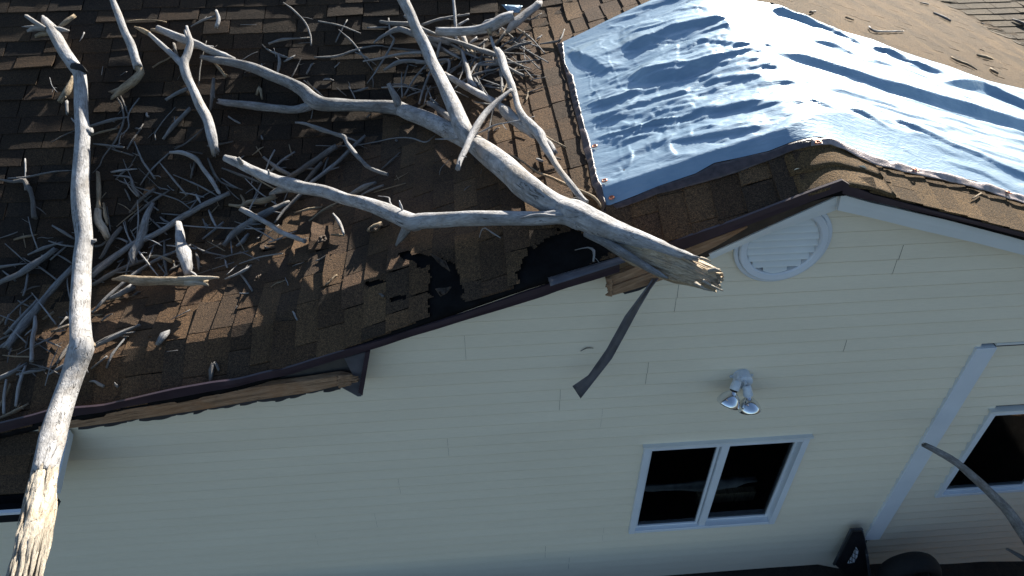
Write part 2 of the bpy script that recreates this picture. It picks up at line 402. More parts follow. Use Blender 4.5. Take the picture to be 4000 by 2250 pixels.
for n in range(-25, 16):
    z1 = n+1.0; z0 = float(n)
    l0, l1, r0, r1 = xlim(z0, -1), xlim(min(z1, 15.2), -1), xlim(z0, 1), xlim(min(z1, 15.2), 1)
    if l0 is None or r0 is None: continue
    if l1 is None: l1 = l0+1; r1 = r0-1
    if z1 <= 2.0: r0 = r1 = 31.0
    if z0 < -1: l0 = l1 = -60
    zt = n+1 if (n % 2) else n+2      # panel = two courses, top on even line
    js = sorted(joints.get(zt, []) + joints.get(zt-1, []) if False else joints.get(n+1, [])+joints.get(n+2, []))
    segs = []; cur = None
    xs = [None]+js+[None]
    spans = [(l0 if i == 0 else js[i-1]+.008, l1 if i == 0 else js[i-1]+.008, r0 if i == len(js) else js[i]-.004, r1 if i == len(js) else js[i]-.004) for i in range(len(js)+1)]
    out = []
    for (a0, a1, b0, b1) in spans:
        if z0 > WIN[2]-1 and z1 < WIN[3]+1 and a0 < WIN[0] < b0:
            out.append((a0, a1, WIN[0]+.1, WIN[0]+.1)); out.append((WIN[1]-.1, WIN[1]-.1, b0, b1))
        else: out.append((a0, a1, b0, b1))
    for q, (a0, a1, b0, b1) in enumerate(out):
        if b0-a0 < .1: continue
        off = -.02*(q % 2)
        prof = [(z1+.02, -.02), (z0+.12, -.125), (z0+.06, -.105), (z0, -.045), (z0+.005, .05)]
        V = []; k = len(prof)
        for i in range(NX+1):
            t = i/NX
            for (z, y) in prof:
                f = (z-z0); xa = a0*(1-f)+a1*f; xb = b0*(1-f)+b1*f; x = xa*(1-t)+xb*t
                wv = .018*(float(vnoise(x/6, z/1.0, 21))-.5)*2
                zw = .02*(float(vnoise(x/9, n*1.3, 22))-.5)*2
                V.append((x, y+off+wv, z+zw))
        Fc = [(i*k+j, (i+1)*k+j, (i+1)*k+j+1, i*k+j+1) for i in range(NX) for j in range(k-1)]
        wall.add(V, [f[::-1] for f in Fc])
wo = wall.build('wall', M['siding'], house)
core = MB()      # sheathing behind the panels, with the window opening left free
core.box((-60, .15, -GZ-1), (WIN[0]+.2, .9, .0)); core.box((WIN[1]-.2, .15, -GZ-1), (31.2, .9, .0))
core.box((WIN[0]+.2, .15, WIN[3]-.25), (WIN[1]-.2, .9, .0)); core.box((WIN[0]+.2, .15, -GZ-1), (WIN[1]-.2, .9, WIN[2]+.2))
core.box((31.2, .15, 2.05), (60, .9, 3)); core.add([(-30, .2, .0), (31, .2, .0), (31, .2, 2.1), (50, .2, 2.1), (50, .2, 3.6), (PKX, .2, 13.6), (-10, .2, 4.0)], [(0, 1, 2, 3, 4, 5, 6)])
core.build('wall_sheathing', M['deck'], house)
# recessed wall on the right, under a header
rec = MB(); YR = .75
for n in range(-29, 2):
    z1 = n+1.0; z0 = float(n)
    spans = [(32.0, 62)]
    if z1 > -15.9 and z0 < -5.6: spans = [(32.0, 35.6), (50.5, 62)]
    for a, b in spans:
        prof = [(z1+.02, YR-.03), (z0+.14, YR-.2), (z0+.05, YR-.18), (z0, YR-.11), (z0+.005, YR+.03)]; V = []
        for i in range(9):
            for z, y in prof: V.append((a+(b-a)*i/8, y, z))
        wallF = [(i*5+j, (i+1)*5+j, (i+1)*5+j+1, i*5+j+1) for i in range(8) for j in range(4)]
        rec.add(V, [f[::-1] for f in wallF])
rec.build('recessed_wall', M['siding'], house)
rc = MB(); rc.box((31.3, YR+.05, -GZ-5), (35.7, YR+.6, 2.6)); rc.box((50.4, YR+.05, -GZ-5), (62, YR+.6, 2.6)); rc.box((35.7, YR+.05, -GZ-5), (50.4, YR+.6, -15.9)); rc.box((35.7, YR+.05, -5.3), (50.4, YR+.6, 2.6))
rc.build('recessed_sheathing', M['deck'], house)
hd = MB(); hd.box((31.9, -.16, 1.86), (62, .8, 2.02)); hd.build('header_channel', M['whitew'], house)
hg = MB(); hg.box((31.97, -.10, 1.70), (62, .7, 1.85)); hg.build('header_shade_bar', M['soffit'], house)  # dark bar standing in for the shadow line below the header
po = MB(); po.box((30.62, -.30, -GZ+3.9), (31.95, .75, 1.78)); bevel(po.build('corner_post', M['white'], house), .004)

# ---- windows
def window(x0, x1, z0, z1, Y, mid, name='window'):
    wi = empty(name, ((x0+x1)/2, Y, z0), None, None, None, house)
    f = MB(); t = .46; yo = Y-.36; yi = Y+.35
    f.box((x0, yo, z0), (x0+t, yi, z1)); f.box((x1-t, yo, z0), (x1, yi, z1))
    f.box((x0+t, yo+.02, z1-t*.9), (x1-t, yi, z1-.004)); f.box((x0+t, yo+.02, z0+.004), (x1-t, yi, z0+t*.7))
    fr = bevel(f.build('frame', M['white'], wi), .004)
    h = MB(); h.box((x0-.12, yo-.09, z1+.005), (x1+.12, yi-.1, z1+.15)); h.build('drip_cap', M['whitew'], wi)
    g = MB(); a = x0+t; b = x1-t; c = z0+t*.7; d = z1-t*.9
    g.box((mid-.24, yo+.12, c), (mid+.24, yi-.05, d)); bevel(g.build('mullion', M['white'], wi), .003)
    for (p, q, yy) in ((a, mid-.3, yi-.28), (mid+.3, b, yi-.1)):
        s_ = MB(); k = .2
        s_.box((p+.01, yy-.12, c+.01), (p+k, yy+.12, d-.01)); s_.box((q-k, yy-.12, c+.01), (q-.01, yy+.12, d-.01)); s_.box((p+k, yy-.11, c+.02), (q-k, yy+.11, c+k)); s_.box((p+k, yy-.11, d-k), (q-k, yy+.11, d-.02))
        s_.build('sash', M['white'], wi)
        pn = MB(); pn.add([(p+.1, yy, c+.1), (q-.1, yy, c+.1), (q-.1, yy, d-.1), (p+.1, yy, d-.1)], [(0, 1, 2, 3)])
        pn.build('pane', M['glass'], wi)
    return wi
window(*WIN, 0, 16.55)
window(35.25, 50.8, -15.75, -5.45, YR, 42.9)
room = MB(); room.add([(-2, 1, -24), (62, 1, -24), (62, 34, -24), (-2, 34, -24), (-2, 1, -1), (62, 1, -1), (62, 34, -1), (-2, 34, -1)],
                      [(0, 1, 2, 3), (7, 6, 5, 4), (1, 2, 6, 5), (2, 3, 7, 6), (3, 0, 4, 7)])
room.build('room_interior', M['inside'], house)
# things lying inside behind the sill
V, Fc, UV = tube([(11.2, 3.2, -15.9), (15, 3.0, -15.8), (18, 3.1, -16.0), (21.9, 3.2, -15.9)], [.2, .28, .5, .3], 5, 14, .4, .35)
tag(build('blanket_roll', V, Fc, M['cloth'], None, UV), 'grey rolled cloth lying inside behind the window beside the floodlight', 'cloth')
bd = MB(); bd.box((16.9, 2.2, -17.2), (21.6, 2.7, -16.0)); o = bd.build('wooden_board', M['tan']); tag(o, 'brown board standing inside behind the right pane of the large window', 'board')

# ---- gable vent
vx, vz = 16.24, 10.63
ve = empty('vent', (vx, 0, vz-2.55), None, None, None, house)
def ringmesh(prof, cx, cz, seg=72):
    V = []; k = len(prof)
    for i in range(seg):
        a = 2*pi*i/seg
        for r, y in prof: V.append((cx+r*cos(a), y, cz+r*sin(a)))
    return V, [(i*k+j, i*k+j+1, ((i+1) % seg)*k+j+1, ((i+1) % seg)*k+j) for i in range(seg) for j in range(k-1)]
r_ = MB(); r_.add(*ringmesh([(2.56, -.10), (2.56, -.26), (2.50, -.30), (2.36, -.30), (2.33, -.24), (2.33, -.42), (2.27, -.47), (1.98, -.44), (1.90, -.36), (1.86, -.05)], vx, vz))
r_.build('vent_frame', M['white'], ve, smooth=True).data.shade_flat()
sl = MB()
for k in range(-4, 5):
    zc = vz+k*.44+.02; hw = sqrt(max(.01, 1.88**2-(k*.44)**2))
    sl.add([(vx-hw, -.34, zc-.17), (vx+hw, -.34, zc-.17), (vx+hw, -.31, zc-.10), (vx-hw, -.31, zc-.10), (vx-hw, -.04, zc+.27), (vx+hw, -.04, zc+.27), (vx-hw, -.27, zc-.19), (vx+hw, -.27, zc-.19)],
           [(0, 1, 2, 3), (3, 2, 5, 4), (6, 7, 1, 0)])
sl.build('louver', M['whitew'], ve)
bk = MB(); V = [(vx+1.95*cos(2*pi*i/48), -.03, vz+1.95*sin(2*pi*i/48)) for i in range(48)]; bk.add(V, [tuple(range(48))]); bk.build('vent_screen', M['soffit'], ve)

# ---- roof: felt deck and shingle courses
holes = [[(1682, 1000), (1725, 1012), (1788, 1040), (1806, 1100), (1818, 1232), (1680, 1250)], [(2015, 1075), (2060, 985), (2120, 950), (2180, 900), (2440, 905), (2400, 985), (2230, 1065), (2050, 1135)],
                  [(1560, 1000), (1600, 985), (1690, 1000), (1700, 1045), (1640, 1040)], [(1425, 1102), (1500, 1090), (1503, 1104), (1430, 1122)], [(1522, 1162), (1585, 1150), (1588, 1166), (1524, 1180)]]
slots = [(1430, 1112), (1525, 1165)]
def inpoly(x, y, P):
    c = False; j = len(P)-1
    for i in range(len(P)):
        if (P[i][1] > y) != (P[j][1] > y) and x < (P[j][0]-P[i][0])*(y-P[i][1])/(P[j][1]-P[i][1])+P[i][0]: c = not c
        j = i
    return c
curl = [(1250, 935, .9), (1060, 950, .5), (1560, 1005, .45), (1640, 985, .5), (1470, 1055, .4), (1140, 1010, .35), (1330, 1030, .3), (1490, 880, .3), (1130, 1370, .35), (3370, 705, .25), (2580, 930, .25)]
def shingles(kind, a0, a1, b0, b1, E, wmin, wmax, cols, name, lift=.10, seed=1):
    rs = random.Random(seed); mb = MB(); na, nb = 3, 4; a = a0; row = 0
    up = {'L': 1, 'R': -1, 'M': 1, 'Q': 1}[kind]
    while (a < a1) if up > 0 else (a > a1):
        b = b0-rs.random()*wmax
        while b < b1:
            wd = rs.uniform(wmin, wmax); gp = .034 if kind in 'LMQ' else .012; bs, be = max(b, b0)+gp, min(b+wd, b1)-gp; b += wd
            if be-bs < .15: continue
            ac = a+up*E/2; bc = (bs+be)/2
            if kind in 'LR': x, y = ac, bc
            else: x, y = bc, ac
            s_ = int(side(x, y)); want = {'L': 0, 'R': 0, 'M': 1, 'Q': 2}[kind]
            if s_ != want:
                nr = False
                for dx, dy in ((1.0, 0), (-1.0, 0), (0, 1.0), (0, -1.0)):
                    if int(side(x+dx, y+dy)) == want: nr = True
                if not nr: continue
            if kind == 'M' and y > 18 and x > 9: continue
            pz = float(H(x, y)); px, py = proj((x, y, pz))
            if px < -700 or px > 5000 or py < -450 or py > 2500: continue
            near = kind == 'L' and any(min(q[0] for q in P)-70 < px < max(q[0] for q in P)+70 and min(q[1] for q in P)-80 < py < max(q[1] for q in P)+80 for P in holes)
            na, nb = (16, 26) if near else (3, 4)
            cv = 0; cc = rs.random()
            for cx_, cy_, q in curl:
                if abs(px-cx_) < 45 and abs(py-cy_) < 42: cv = q
            if near: cv = rs.choice([0, 0, .12, .3])
            if cc < .035: cv = max(cv, rs.uniform(.08, .22))
            if kind in 'LR' and ac > 5.8 and bc > 1.2: cv = 0      # lies flat under the tarp
            thick = .05+(.045 if rs.random() < .45 else 0); dj = rs.uniform(-.04, .04); tl = rs.uniform(-.025, .035); lf = lift*(rs.uniform(.7, 1.35) if kind != 'M' else rs.choice([.5, .6, .8, 1.0, 1.3, 1.9]))
            if rs.random() < .06 and kind != 'R': dj += rs.uniform(.1, .3)*up
            V = []; ea = E+.35
            for i in range(na+1):
                for j in range(nb+1):
                    ta, tb = i/na, j/nb; aa = a+up*(dj+(ta*ea if i else 0))
                    bb = bs+(be-bs)*tb
                    X, Y_ = (aa, bb) if kind in 'LR' else (bb, aa)
                    V.append([X, Y_, 0, ta, tb])
            V = np.array(V); hz = H(V[:, 0], V[:, 1])
            z = hz+lf*(1-V[:, 3])+.012+tl*(V[:, 4]-.5)*(1-V[:, 3])+cv*(1-V[:, 3])**2*(.4+.6*V[:, 4])
            if cv > .3: z += .15*np.sin(V[:, 4]*5+cc*9)*(1-V[:, 3])
            top = np.stack([V[:, 0], V[:, 1], z], 1); idx = lambda i, j: i*(nb+1)+j
            Fc = []
            flip = kind in 'MQ' or kind == 'R'
            for i in range(na):
                for j in range(nb):
                    q = (idx(i, j), idx(i+1, j), idx(i+1, j+1), idx(i, j+1))
                    if near:
                        c_ = (top[q[0]]+top[q[2]])/2; hx, hy = proj(c_); jx = 24*(float(vnoise(hx/19, hy/19, 8))-.5); jy = 24*(float(vnoise(hx/19+50, hy/19, 9))-.5)
                        if any(inpoly(hx+jx, hy+jy, P) if P in holes[:3] else inpoly(hx, hy, P) for P in holes): continue
                    Fc.append(q[::-1] if (kind in 'MQR') else q)
            n0 = len(top); per = [idx(0, j) for j in range(nb+1)]+[idx(i, nb) for i in range(1, na+1)]; per2 = [idx(i, 0) for i in range(na, 0, -1)]
            loop = per+per2; 
            if kind != 'L' : pass
            low = top[loop].copy(); low[:, 2] -= thick
            k = len(loop)
            if near and len(Fc) < na*nb: low[:, 2] += thick-.001; loop = []
            for q in range(k-1 if loop else 0): Fc.append((loop[q], loop[q+1], n0+q+1, n0+q))
            if loop: Fc.append((loop[-1], loop[0], n0, n0+k-1))
            if not Fc: continue
            VV = np.vstack([top, low])
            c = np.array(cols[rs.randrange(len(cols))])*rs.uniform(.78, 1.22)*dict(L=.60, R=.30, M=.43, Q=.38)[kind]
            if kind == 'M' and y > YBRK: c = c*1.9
            mb.add(VV.tolist(), Fc, None, tuple(c))
        a += up*E; row += 1
    o = mb.build(name, M['shingle'], roof, False, True); return o
roof = empty('roof', (4, 0, 0), None, None, None, house)
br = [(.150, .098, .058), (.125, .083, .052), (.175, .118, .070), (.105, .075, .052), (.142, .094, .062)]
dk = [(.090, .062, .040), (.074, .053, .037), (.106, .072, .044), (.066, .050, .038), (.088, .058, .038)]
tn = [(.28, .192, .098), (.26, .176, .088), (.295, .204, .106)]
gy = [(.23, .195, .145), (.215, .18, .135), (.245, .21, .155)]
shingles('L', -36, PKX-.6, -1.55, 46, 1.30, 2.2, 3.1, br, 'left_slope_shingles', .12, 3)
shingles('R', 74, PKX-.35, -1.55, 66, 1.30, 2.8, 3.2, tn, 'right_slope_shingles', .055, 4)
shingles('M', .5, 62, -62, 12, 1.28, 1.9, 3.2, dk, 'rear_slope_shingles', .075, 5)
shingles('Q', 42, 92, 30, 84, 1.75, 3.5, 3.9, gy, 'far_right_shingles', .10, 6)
cp = MB()
for q, y0 in enumerate((1.0, -.3, -1.6)):
    y1_ = y0+1.45; na, nb = 4, 18; Vc = []
    for i in range(na+1):
        for j in range(nb+1):
            x = 15.5+q*.1+(20.2-15.5)*j/nb; y = max(-1.66, y0+(y1_-y0)*i/na+.05*sin(j*.9+q)); t = i/na
            Vc.append((x, y, float(H(x, y))+.10+.10*(1-t)-.05*abs(j/nb-.5)))
    Fc = [(i*(nb+1)+j, i*(nb+1)+j+1, (i+1)*(nb+1)+j+1, (i+1)*(nb+1)+j) for i in range(na) for j in range(nb)]
    k0 = len(Vc); Vc += [(a, b, c-.13) for a, b, c in Vc[:nb+1]]; Fc += [(j+1, j, k0+j, k0+j+1) for j in range(nb)]
    for e_ in (0, nb):
        kk = len(Vc); Vc += [(Vc[i*(nb+1)+e_][0], Vc[i*(nb+1)+e_][1], Vc[i*(nb+1)+e_][2]-.12) for i in range(na+1)]
        Fc += [(i*(nb+1)+e_, (i+1)*(nb+1)+e_, kk+i+1, kk+i) for i in range(na)]
    cp.add(Vc, Fc, None, tuple(np.array(tn[q % 3])*.40))
cp.build('ridge_cap', M['shingle'], roof, True, True)
# felt
xs = np.concatenate([np.arange(-66, 24, .8), np.arange(24, 86, 1.2)]); ys = np.concatenate([[-1.52], np.arange(-1, 95, .9)])
X, Y_ = np.meshgrid(xs, ys, indexing='ij'); Z = H(X, Y_)-.10
V = np.stack([X, Y_, Z], -1).reshape(-1, 3); ny = len(ys); nxx = len(xs)
Fc = [(i*ny+j, (i+1)*ny+j, (i+1)*ny+j+1, i*ny+j+1) for i in range(nxx-1) for j in range(ny-1)]
k = len(V); V2 = V.copy(); V2[:, 2] -= .35
rim = [(i*ny, i*ny+k, (i+1)*ny+k, (i+1)*ny) for i in range(nxx-1)]
build('roof_deck', np.vstack([V, V2]), Fc+[tuple(v+k for v in f[::-1]) for f in Fc]+rim, M['felt'], roof, smooth=True)

# ---- rake trim (drip edge) from the photograph's top and bottom lines, on the rake plane
YK = -1.62
def strip2(top, bot, Y, name, m_, parent, thick=.12, n=60, wob=0.0, Yb=None, uvs=1.0, seed=0):
    """plate between two pixel lines lying on the vertical plane Y"""
    T_ = np.array([atY(*p, Y) for p in top]); B_ = np.array([atY(*p, Y if Yb is None else Yb) for p in bot])
    def res(A):
        s = np.linspace(0, 1, n); d = np.concatenate([[0], np.cumsum(np.linalg.norm(np.diff(A, axis=0), axis=1))]); d /= d[-1]
        return np.stack([np.interp(s, d, A[:, q]) for q in range(3)], 1)
    T_, B_ = res(T_), res(B_); L = np.concatenate([[0], np.cumsum(np.linalg.norm(np.diff(T_, axis=0), axis=1))])
    V = []; U = []
    for i in range(n):
        wv = wob*(float(vnoise(L[i]/1.7, 3, seed))-.5)*2
        a = T_[i]+np.array([0, wv, 0]); b = B_[i]+np.array([0, wv*.6, 0]); mid = (a+b)/2+np.array([0, -.02+wv*.4, 0])
        off = np.array([0, thick, 0]); V += [a.tolist(), mid.tolist(), b.tolist(), (b+off).tolist(), (a+off).tolist()]
        wd = np.linalg.norm(a-b); q_ = L[i]*uvs*.4; U += [(0, q_), (wd*.5, q_), (wd, q_), (wd+.1, q_), (-.1, q_)]
    Fc = []
    for i in range(n-1):
        for j in range(5):
            a = i*5+j; b = i*5+(j+1) % 5; Fc.append((a, b, b+5, a+5))
    Fc += [(0, 4, 3, 2, 1), tuple((n-1)*5+j for j in range(5))]
    return build(name, V, Fc, m_, parent, U, smooth=False)
strip2([(-300, 1722), (0, 1655), (190, 1606), (400, 1588), (500, 1566), (671, 1527), (993, 1467), (1105, 1443), (1315, 1379), (1500, 1325), (1816, 1222), (2023, 1150), (2200, 1095), (2420, 1012)],
       [(-300, 1752), (0, 1690), (190, 1640), (400, 1612), (500, 1590), (671, 1560), (888, 1517), (1005, 1490), (1121, 1467), (1354, 1395), (1500, 1350), (1816, 1250), (2111, 1162), (2200, 1130), (2420, 1062)], YK, 'rake_trim', M['trim'], roof, .14, 90, .08)
strip2([(2520, 985), (2642, 940), (2800, 889), (3048, 793), (3292, 705)], [(2520, 1022), (2688, 970), (2800, 926), (3048, 832), (3292, 745)], YK, 'rake_trim', M['trim'], roof, .14, 50, .05)
strip2([(3292, 705), (3330, 728), (3411, 762), (3600, 812), (3800, 862), (4000, 912), (4300, 985)], [(3292, 758), (3330, 768), (3411, 788), (3600, 830), (3800, 876), (4000, 928), (4300, 1000)], YK, 'rake_trim', M['trim'], roof, .14, 50, .05)
# bare metal flange lying on the deck where shingles are gone
def quadpatch(pts, hh, name, m_, parent, na=16, nb=6, amp=.05, thick=.05, seed=2, uv=True):
    """sheet lying on the roof over a pixel quadrilateral"""
    V = []; U = []
    for i in range(na+1):
        for j in range(nb+1):
            u, v = i/na, j/nb
            x = (1-u)*(1-v)*pts[0][0]+u*(1-v)*pts[1][0]+u*v*pts[2][0]+(1-u)*v*pts[3][0]
            y = (1-u)*(1-v)*pts[0][1]+u*(1-v)*pts[1][1]+u*v*pts[2][1]+(1-u)*v*pts[3][1]
            p = on(x, y, hh+amp*float(vnoise(u*7, v*3, seed))); V.append(p.tolist()); U.append((v, u*3))
    Fc = [(i*(nb+1)+j, (i+1)*(nb+1)+j, (i+1)*(nb+1)+j+1, i*(nb+1)+j+1) for i in range(na) for j in range(nb)]
    o = build(name, V, Fc, m_, parent, U, smooth=True); md = o.modifiers.new('thick', 'SOLIDIFY'); md.thickness = thick*S; md.offset = 0; return o
quadpatch([(2140, 1085), (2480, 985), (2500, 1005), (2150, 1118)], .12, 'metal_flange', M['strip'], roof, 20, 3, .03, .03)

# ---- white rake boards, black gap, old fascia lumber, soffit
strip2([(2770, 994), (2900, 936), (3000, 890), (3150, 822), (3287, 760)], [(2779, 1014), (2900, 955+3), (3000, 914), (3150, 862), (3268, 820)], -.95, 'rake_board', M['whitew'], house, .4, 40, .02)
strip2([(3287, 760), (3400, 792), (3600, 838), (3800, 880), (4000, 932), (4300, 1005)], [(3272, 822), (3400, 850), (3600, 900), (3800, 946), (4000, 997), (4300, 1070)], -1.25, 'rake_board', M['whitew'], house, .4, 40, .02)
strip2([(2660, 975), (2800, 920), (2900, 882), (3050, 825), (3285, 740)], [(2700, 1040), (2800, 985), (2900, 940), (3050, 872), (3285, 765)], -.85, 'gap_board', M['deck'], house, .3, 30, .02)
strip2([(2640, 985), (2800, 928), (2920, 884)], [(2700, 1010), (2800, 962), (2920, 890)], -1.15, 'fascia_lumber', M['lumber'], house, .35, 20, .03)
# left broken fascia
strip2([(150, 1668), (400, 1622), (500, 1600), (760, 1558), (1000, 1515), (1200, 1489), (1330, 1468), (1385, 1476)], [(150, 1690), (400, 1658), (500, 1642), (760, 1606), (1000, 1565), (1200, 1536), (1330, 1506), (1400, 1491)], -1.55, 'fascia_lumber', M['lumber'], house, .35, 70, .05)
sp = MB()
for i in range(11):
    a = atY(1325+random.uniform(-8, 8), 1470+i*4, -1.6); b = atY(1370+random.uniform(-12, 38), 1468+i*3.2+random.uniform(-8, 5), -1.6-random.random()*.15)
    sp.add(*tube([a, (a+b)/2, b], [.14, .09, .02], i, 5, .4, .3))
sp.build('splintered_end', M['lumber'], house)
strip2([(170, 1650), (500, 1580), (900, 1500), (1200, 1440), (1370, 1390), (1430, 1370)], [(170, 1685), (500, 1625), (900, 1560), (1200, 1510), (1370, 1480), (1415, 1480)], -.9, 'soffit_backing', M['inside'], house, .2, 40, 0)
# scalloped soffit pieces hanging below the lumber
scp = [(310, 1668), (412, 1655), (500, 1640), (548, 1632), (618, 1630), (692, 1614), (760, 1606), (814, 1590), (880, 1586), (942, 1572), (1008, 1560), (1080, 1560), (1138, 1545), (1200, 1530), (1268, 1520), (1335, 1510)]
so = MB()
for i in range(len(scp)-1):
    (xa, ya), (xb, yb) = scp[i], scp[i+1]; Vt = []; n = 8
    for k in range(n+1):
        t = k/n; x = xa+(xb-xa)*t-2; y = ya+(yb-ya)*t; dr = 9+4*sin(pi*min(1, t*1.15+.1))+3*math.sin(i*2.3)
        Vt.append(atY(x, y-30, -1.2).tolist()); Vt.append(atY(x-3, y+dr, -1.3).tolist())
    so.add(Vt, [(2*k, 2*k+1, 2*k+3, 2*k+2) for k in range(n)])
o = so.build('soffit_panel', M['soffit'], house); md = o.modifiers.new('t', 'SOLIDIFY'); md.thickness = .006
# bent soffit end plate (dark triangular plate right of the lumber)
ep = MB(); pts = [(1345, 1398), (1446, 1368), (1412, 1546), (1398, 1547), (1335, 1512), (1392, 1490)]
ep.add([atY(x, y, -1.35).tolist() for x, y in pts], [(0, 1, 2, 3, 4, 5)]); o = ep.build('soffit_plate', M['strip'], house); md = o.modifiers.new('t', 'SOLIDIFY'); md.thickness = .004
ep = MB(); pts = [(1428, 1372), (1447, 1366), (1417, 1540), (1400, 1528)]
ep.add([atY(x, y, -1.55).tolist() for x, y in pts], [(0, 1, 2, 3)]); o = ep.build('soffit_edge', M['trim'], house); md = o.modifiers.new('t', 'SOLIDIFY'); md.thickness = .01
# right broken lumber end under the limb
strip2([(2366, 1088), (2440, 1062), (2520, 1030), (2700, 960)], [(2374, 1128), (2440, 1108), (2520, 1078), (2700, 1010)], -1.35, 'fascia_lumber', M['lumber'], house, .35, 30, .05)
strip2([(2372, 1128), (2440, 1104), (2540, 1070), (2640, 1040)], [(2380, 1156), (2400, 1154), (2540, 1112), (2640, 1075)], -1.5, 'fascia_lumber', M['lumber'], house, .3, 30, .05)
sp = MB()
for i in range(14):
    y0 = 1090+i*4.6; a = atY(2390, y0, -1.5); b = atY(2366+random.uniform(-2, 12), y0+random.uniform(-4, 5), -1.5)
    sp.add(*tube([a, (a+b)/2, b], [.13, .10, .03], i+30, 5, .4, .3))
sp.build('splintered_end', M['lumber'], house)
strip2([(2420, 1130), (2500, 1105), (2580, 1070)], [(2440, 1150), (2500, 1135), (2580, 1090)], -.9, 'soffit_panel', M['soffit'], house, .1, 12, .03)

# ---- small lower roof with gutter at the far left
P0 = atY(265, 1682, -.25); P1 = atX(214, 1905, P0[0]); low = MB()
x1 = P0[0]; n0 = 9
def lowp(t, x, dz=0): return (x, P0[1]+(P1[1]-P0[1])*t, P0[2]+(P1[2]-P0[2])*t+dz)
for r in range(3):
    x = -48-r*.9
    while x < x1:
        wd = random.uniform(2.0, 3.0); a, b = x+.02, min(x+wd, x1)-.02; x += wd
        if b-a < .2: continue
        t0, t1 = (r)/3, (r+1)/3+.06
        V = [lowp(t1, a, .08), lowp(t1, b, .08), lowp(t0, b, .02), lowp(t0, a, .02), lowp(t1, a, 0), lowp(t1, b, 0), lowp(t0, b, -.04), lowp(t0, a, -.04)]
        low.add(V, [(0, 1, 2, 3), (0, 4, 5, 1), (1, 5, 6, 2), (3, 7, 4, 0)], None, tuple(np.array(dk[random.randrange(5)])*random.uniform(.8, 1.2)))
low.build('lower_roof_shingles', M['shingle'], roof, False, True)
lr = MB(); lr.add([lowp(0, -50, -.06), lowp(1, -50, -.06), lowp(1, x1, -.06), lowp(0, x1, -.06), lowp(0, -50, -.5), lowp(1, -50, -.5), lowp(1, x1, -.5), lowp(0, x1, -.5)],
                  [(0, 1, 2, 3), (1, 5, 6, 2), (2, 6, 7, 3), (7, 6, 5, 4)]); lr.build('lower_roof_deck', M['felt'], roof)
rb = MB(); q = [lowp(0, x1, .10), lowp(1.02, x1, .10), lowp(1.02, x1, -.45), lowp(0, x1, -.45)]
rb.add(q+[(a+.16, b, c) for a, b, c in q], [(0, 1, 2, 3), (4, 7, 6, 5), (0, 4, 5, 1), (1, 5, 6, 2), (2, 6, 7, 3)]); rb.build('lower_rake_board', M['white'], roof)
GP = atY(60, 1990, P1[1]-1.15); gu = MB(); ge = lowp(1, 0, 0)
pr = [(ge[1]+.05, ge[2]-.12), (ge[1]+.05, ge[2]-1.3), (GP[1]+.25, ge[2]-1.35), (GP[1], GP[2]-.1), (GP[1], GP[2]), (GP[1]-.16, GP[2]+.02), (GP[1]-.16, GP[2]-.18), (GP[1]+.1, ge[2]-1.55), (ge[1]+.1, ge[2]-1.5)]
V = []; nx_ = 20
for i in range(nx_+1):
    for (y, z) in pr: V.append((-50+(x1-.3+50)*i/nx_, y, z))
k = len(pr); gu.add(V, [(i*k+j, (i+1)*k+j, (i+1)*k+j+1, i*k+j+1) for i in range(nx_) for j in range(k-1)]+[tuple(range(nx_*k, nx_*k+k))])
gu.build('gutter', M['gutter'], house)
gl = MB(); gl.box((-50, GP[1]-.24, GP[2]-.14), (x1-.3, GP[1]-.02, GP[2]+.06)); gl.build('gutter_lip', M['white'], house)

# ================================================================= TARP
def fpts(L): return np.array([on(x, y, .1)[:2] for x, y in L])
inL = [(2199, 171), (2207, 259), (2238, 310), (2259, 404), (2280, 492), (2305, 569), (2331, 699), (2367, 817)]
outL = [(2176, 176), (2199, 248), (2217, 321), (2238, 414), (2259, 492), (2280, 595), (2298, 647), (2311, 725), (2352, 838)]
inB = [(2367, 817), (2487, 771), (2569, 737), (2714, 688), (2787, 647), (3000, 600), (3100, 562), (3180, 545), (3245, 552), (3318, 580), (3421, 624), (3550, 660), (3680, 688), (3800, 715), (4000, 778), (4300, 870)]
outB = [(2352, 838), (2490, 792), (2569, 762), (2699, 729), (2860, 682), (3000, 631), (3100, 590), (3188, 570), (3245, 568), (3318, 600), (3421, 646), (3550, 680), (3680, 708), (3800, 734), (4000, 800), (4300, 890)]
inT = [(2199, 171), (2310, 119), (2445, 55), (2540, 12)]; inT2 = [(2900, 4), (3000, 20), (3120, 70), (3270, 125), (3400, 160), (3520, 210), (3700, 265), (3850, 320), (4000, 355), (4200, 410)]
pL = fpts(inL); pB = fpts(inB); pT = np.vstack([fpts(inT), fpts(inT2)])
pT = pT[np.argsort(pT[:, 0])]; pB = pB[np.argsort(pB[:, 0])]; o_ = np.argsort(pL[:, 1]); pL = pL[o_]
XR = 60.0; nu, nv = 400, 190
def ybf(x): return np.interp(x, pB[:, 0], pB[:, 1])
def ytf(x): return np.interp(x, pT[:, 0], pT[:, 1])
u = np.linspace(0, 1, nu)**1.35; v = np.linspace(0, 1, nv)
yl = np.interp(v, [0, 1], [pL[0, 1], pL[-1, 1]]); xl = np.interp(yl, pL[:, 1], pL[:, 0])
Xg = xl[None, :]+(XR-xl[None, :])*u[:, None]; yb_ = ybf(Xg); yt_ = ytf(Xg); Yg = yb_+(yt_-yb_)*v[None, :]
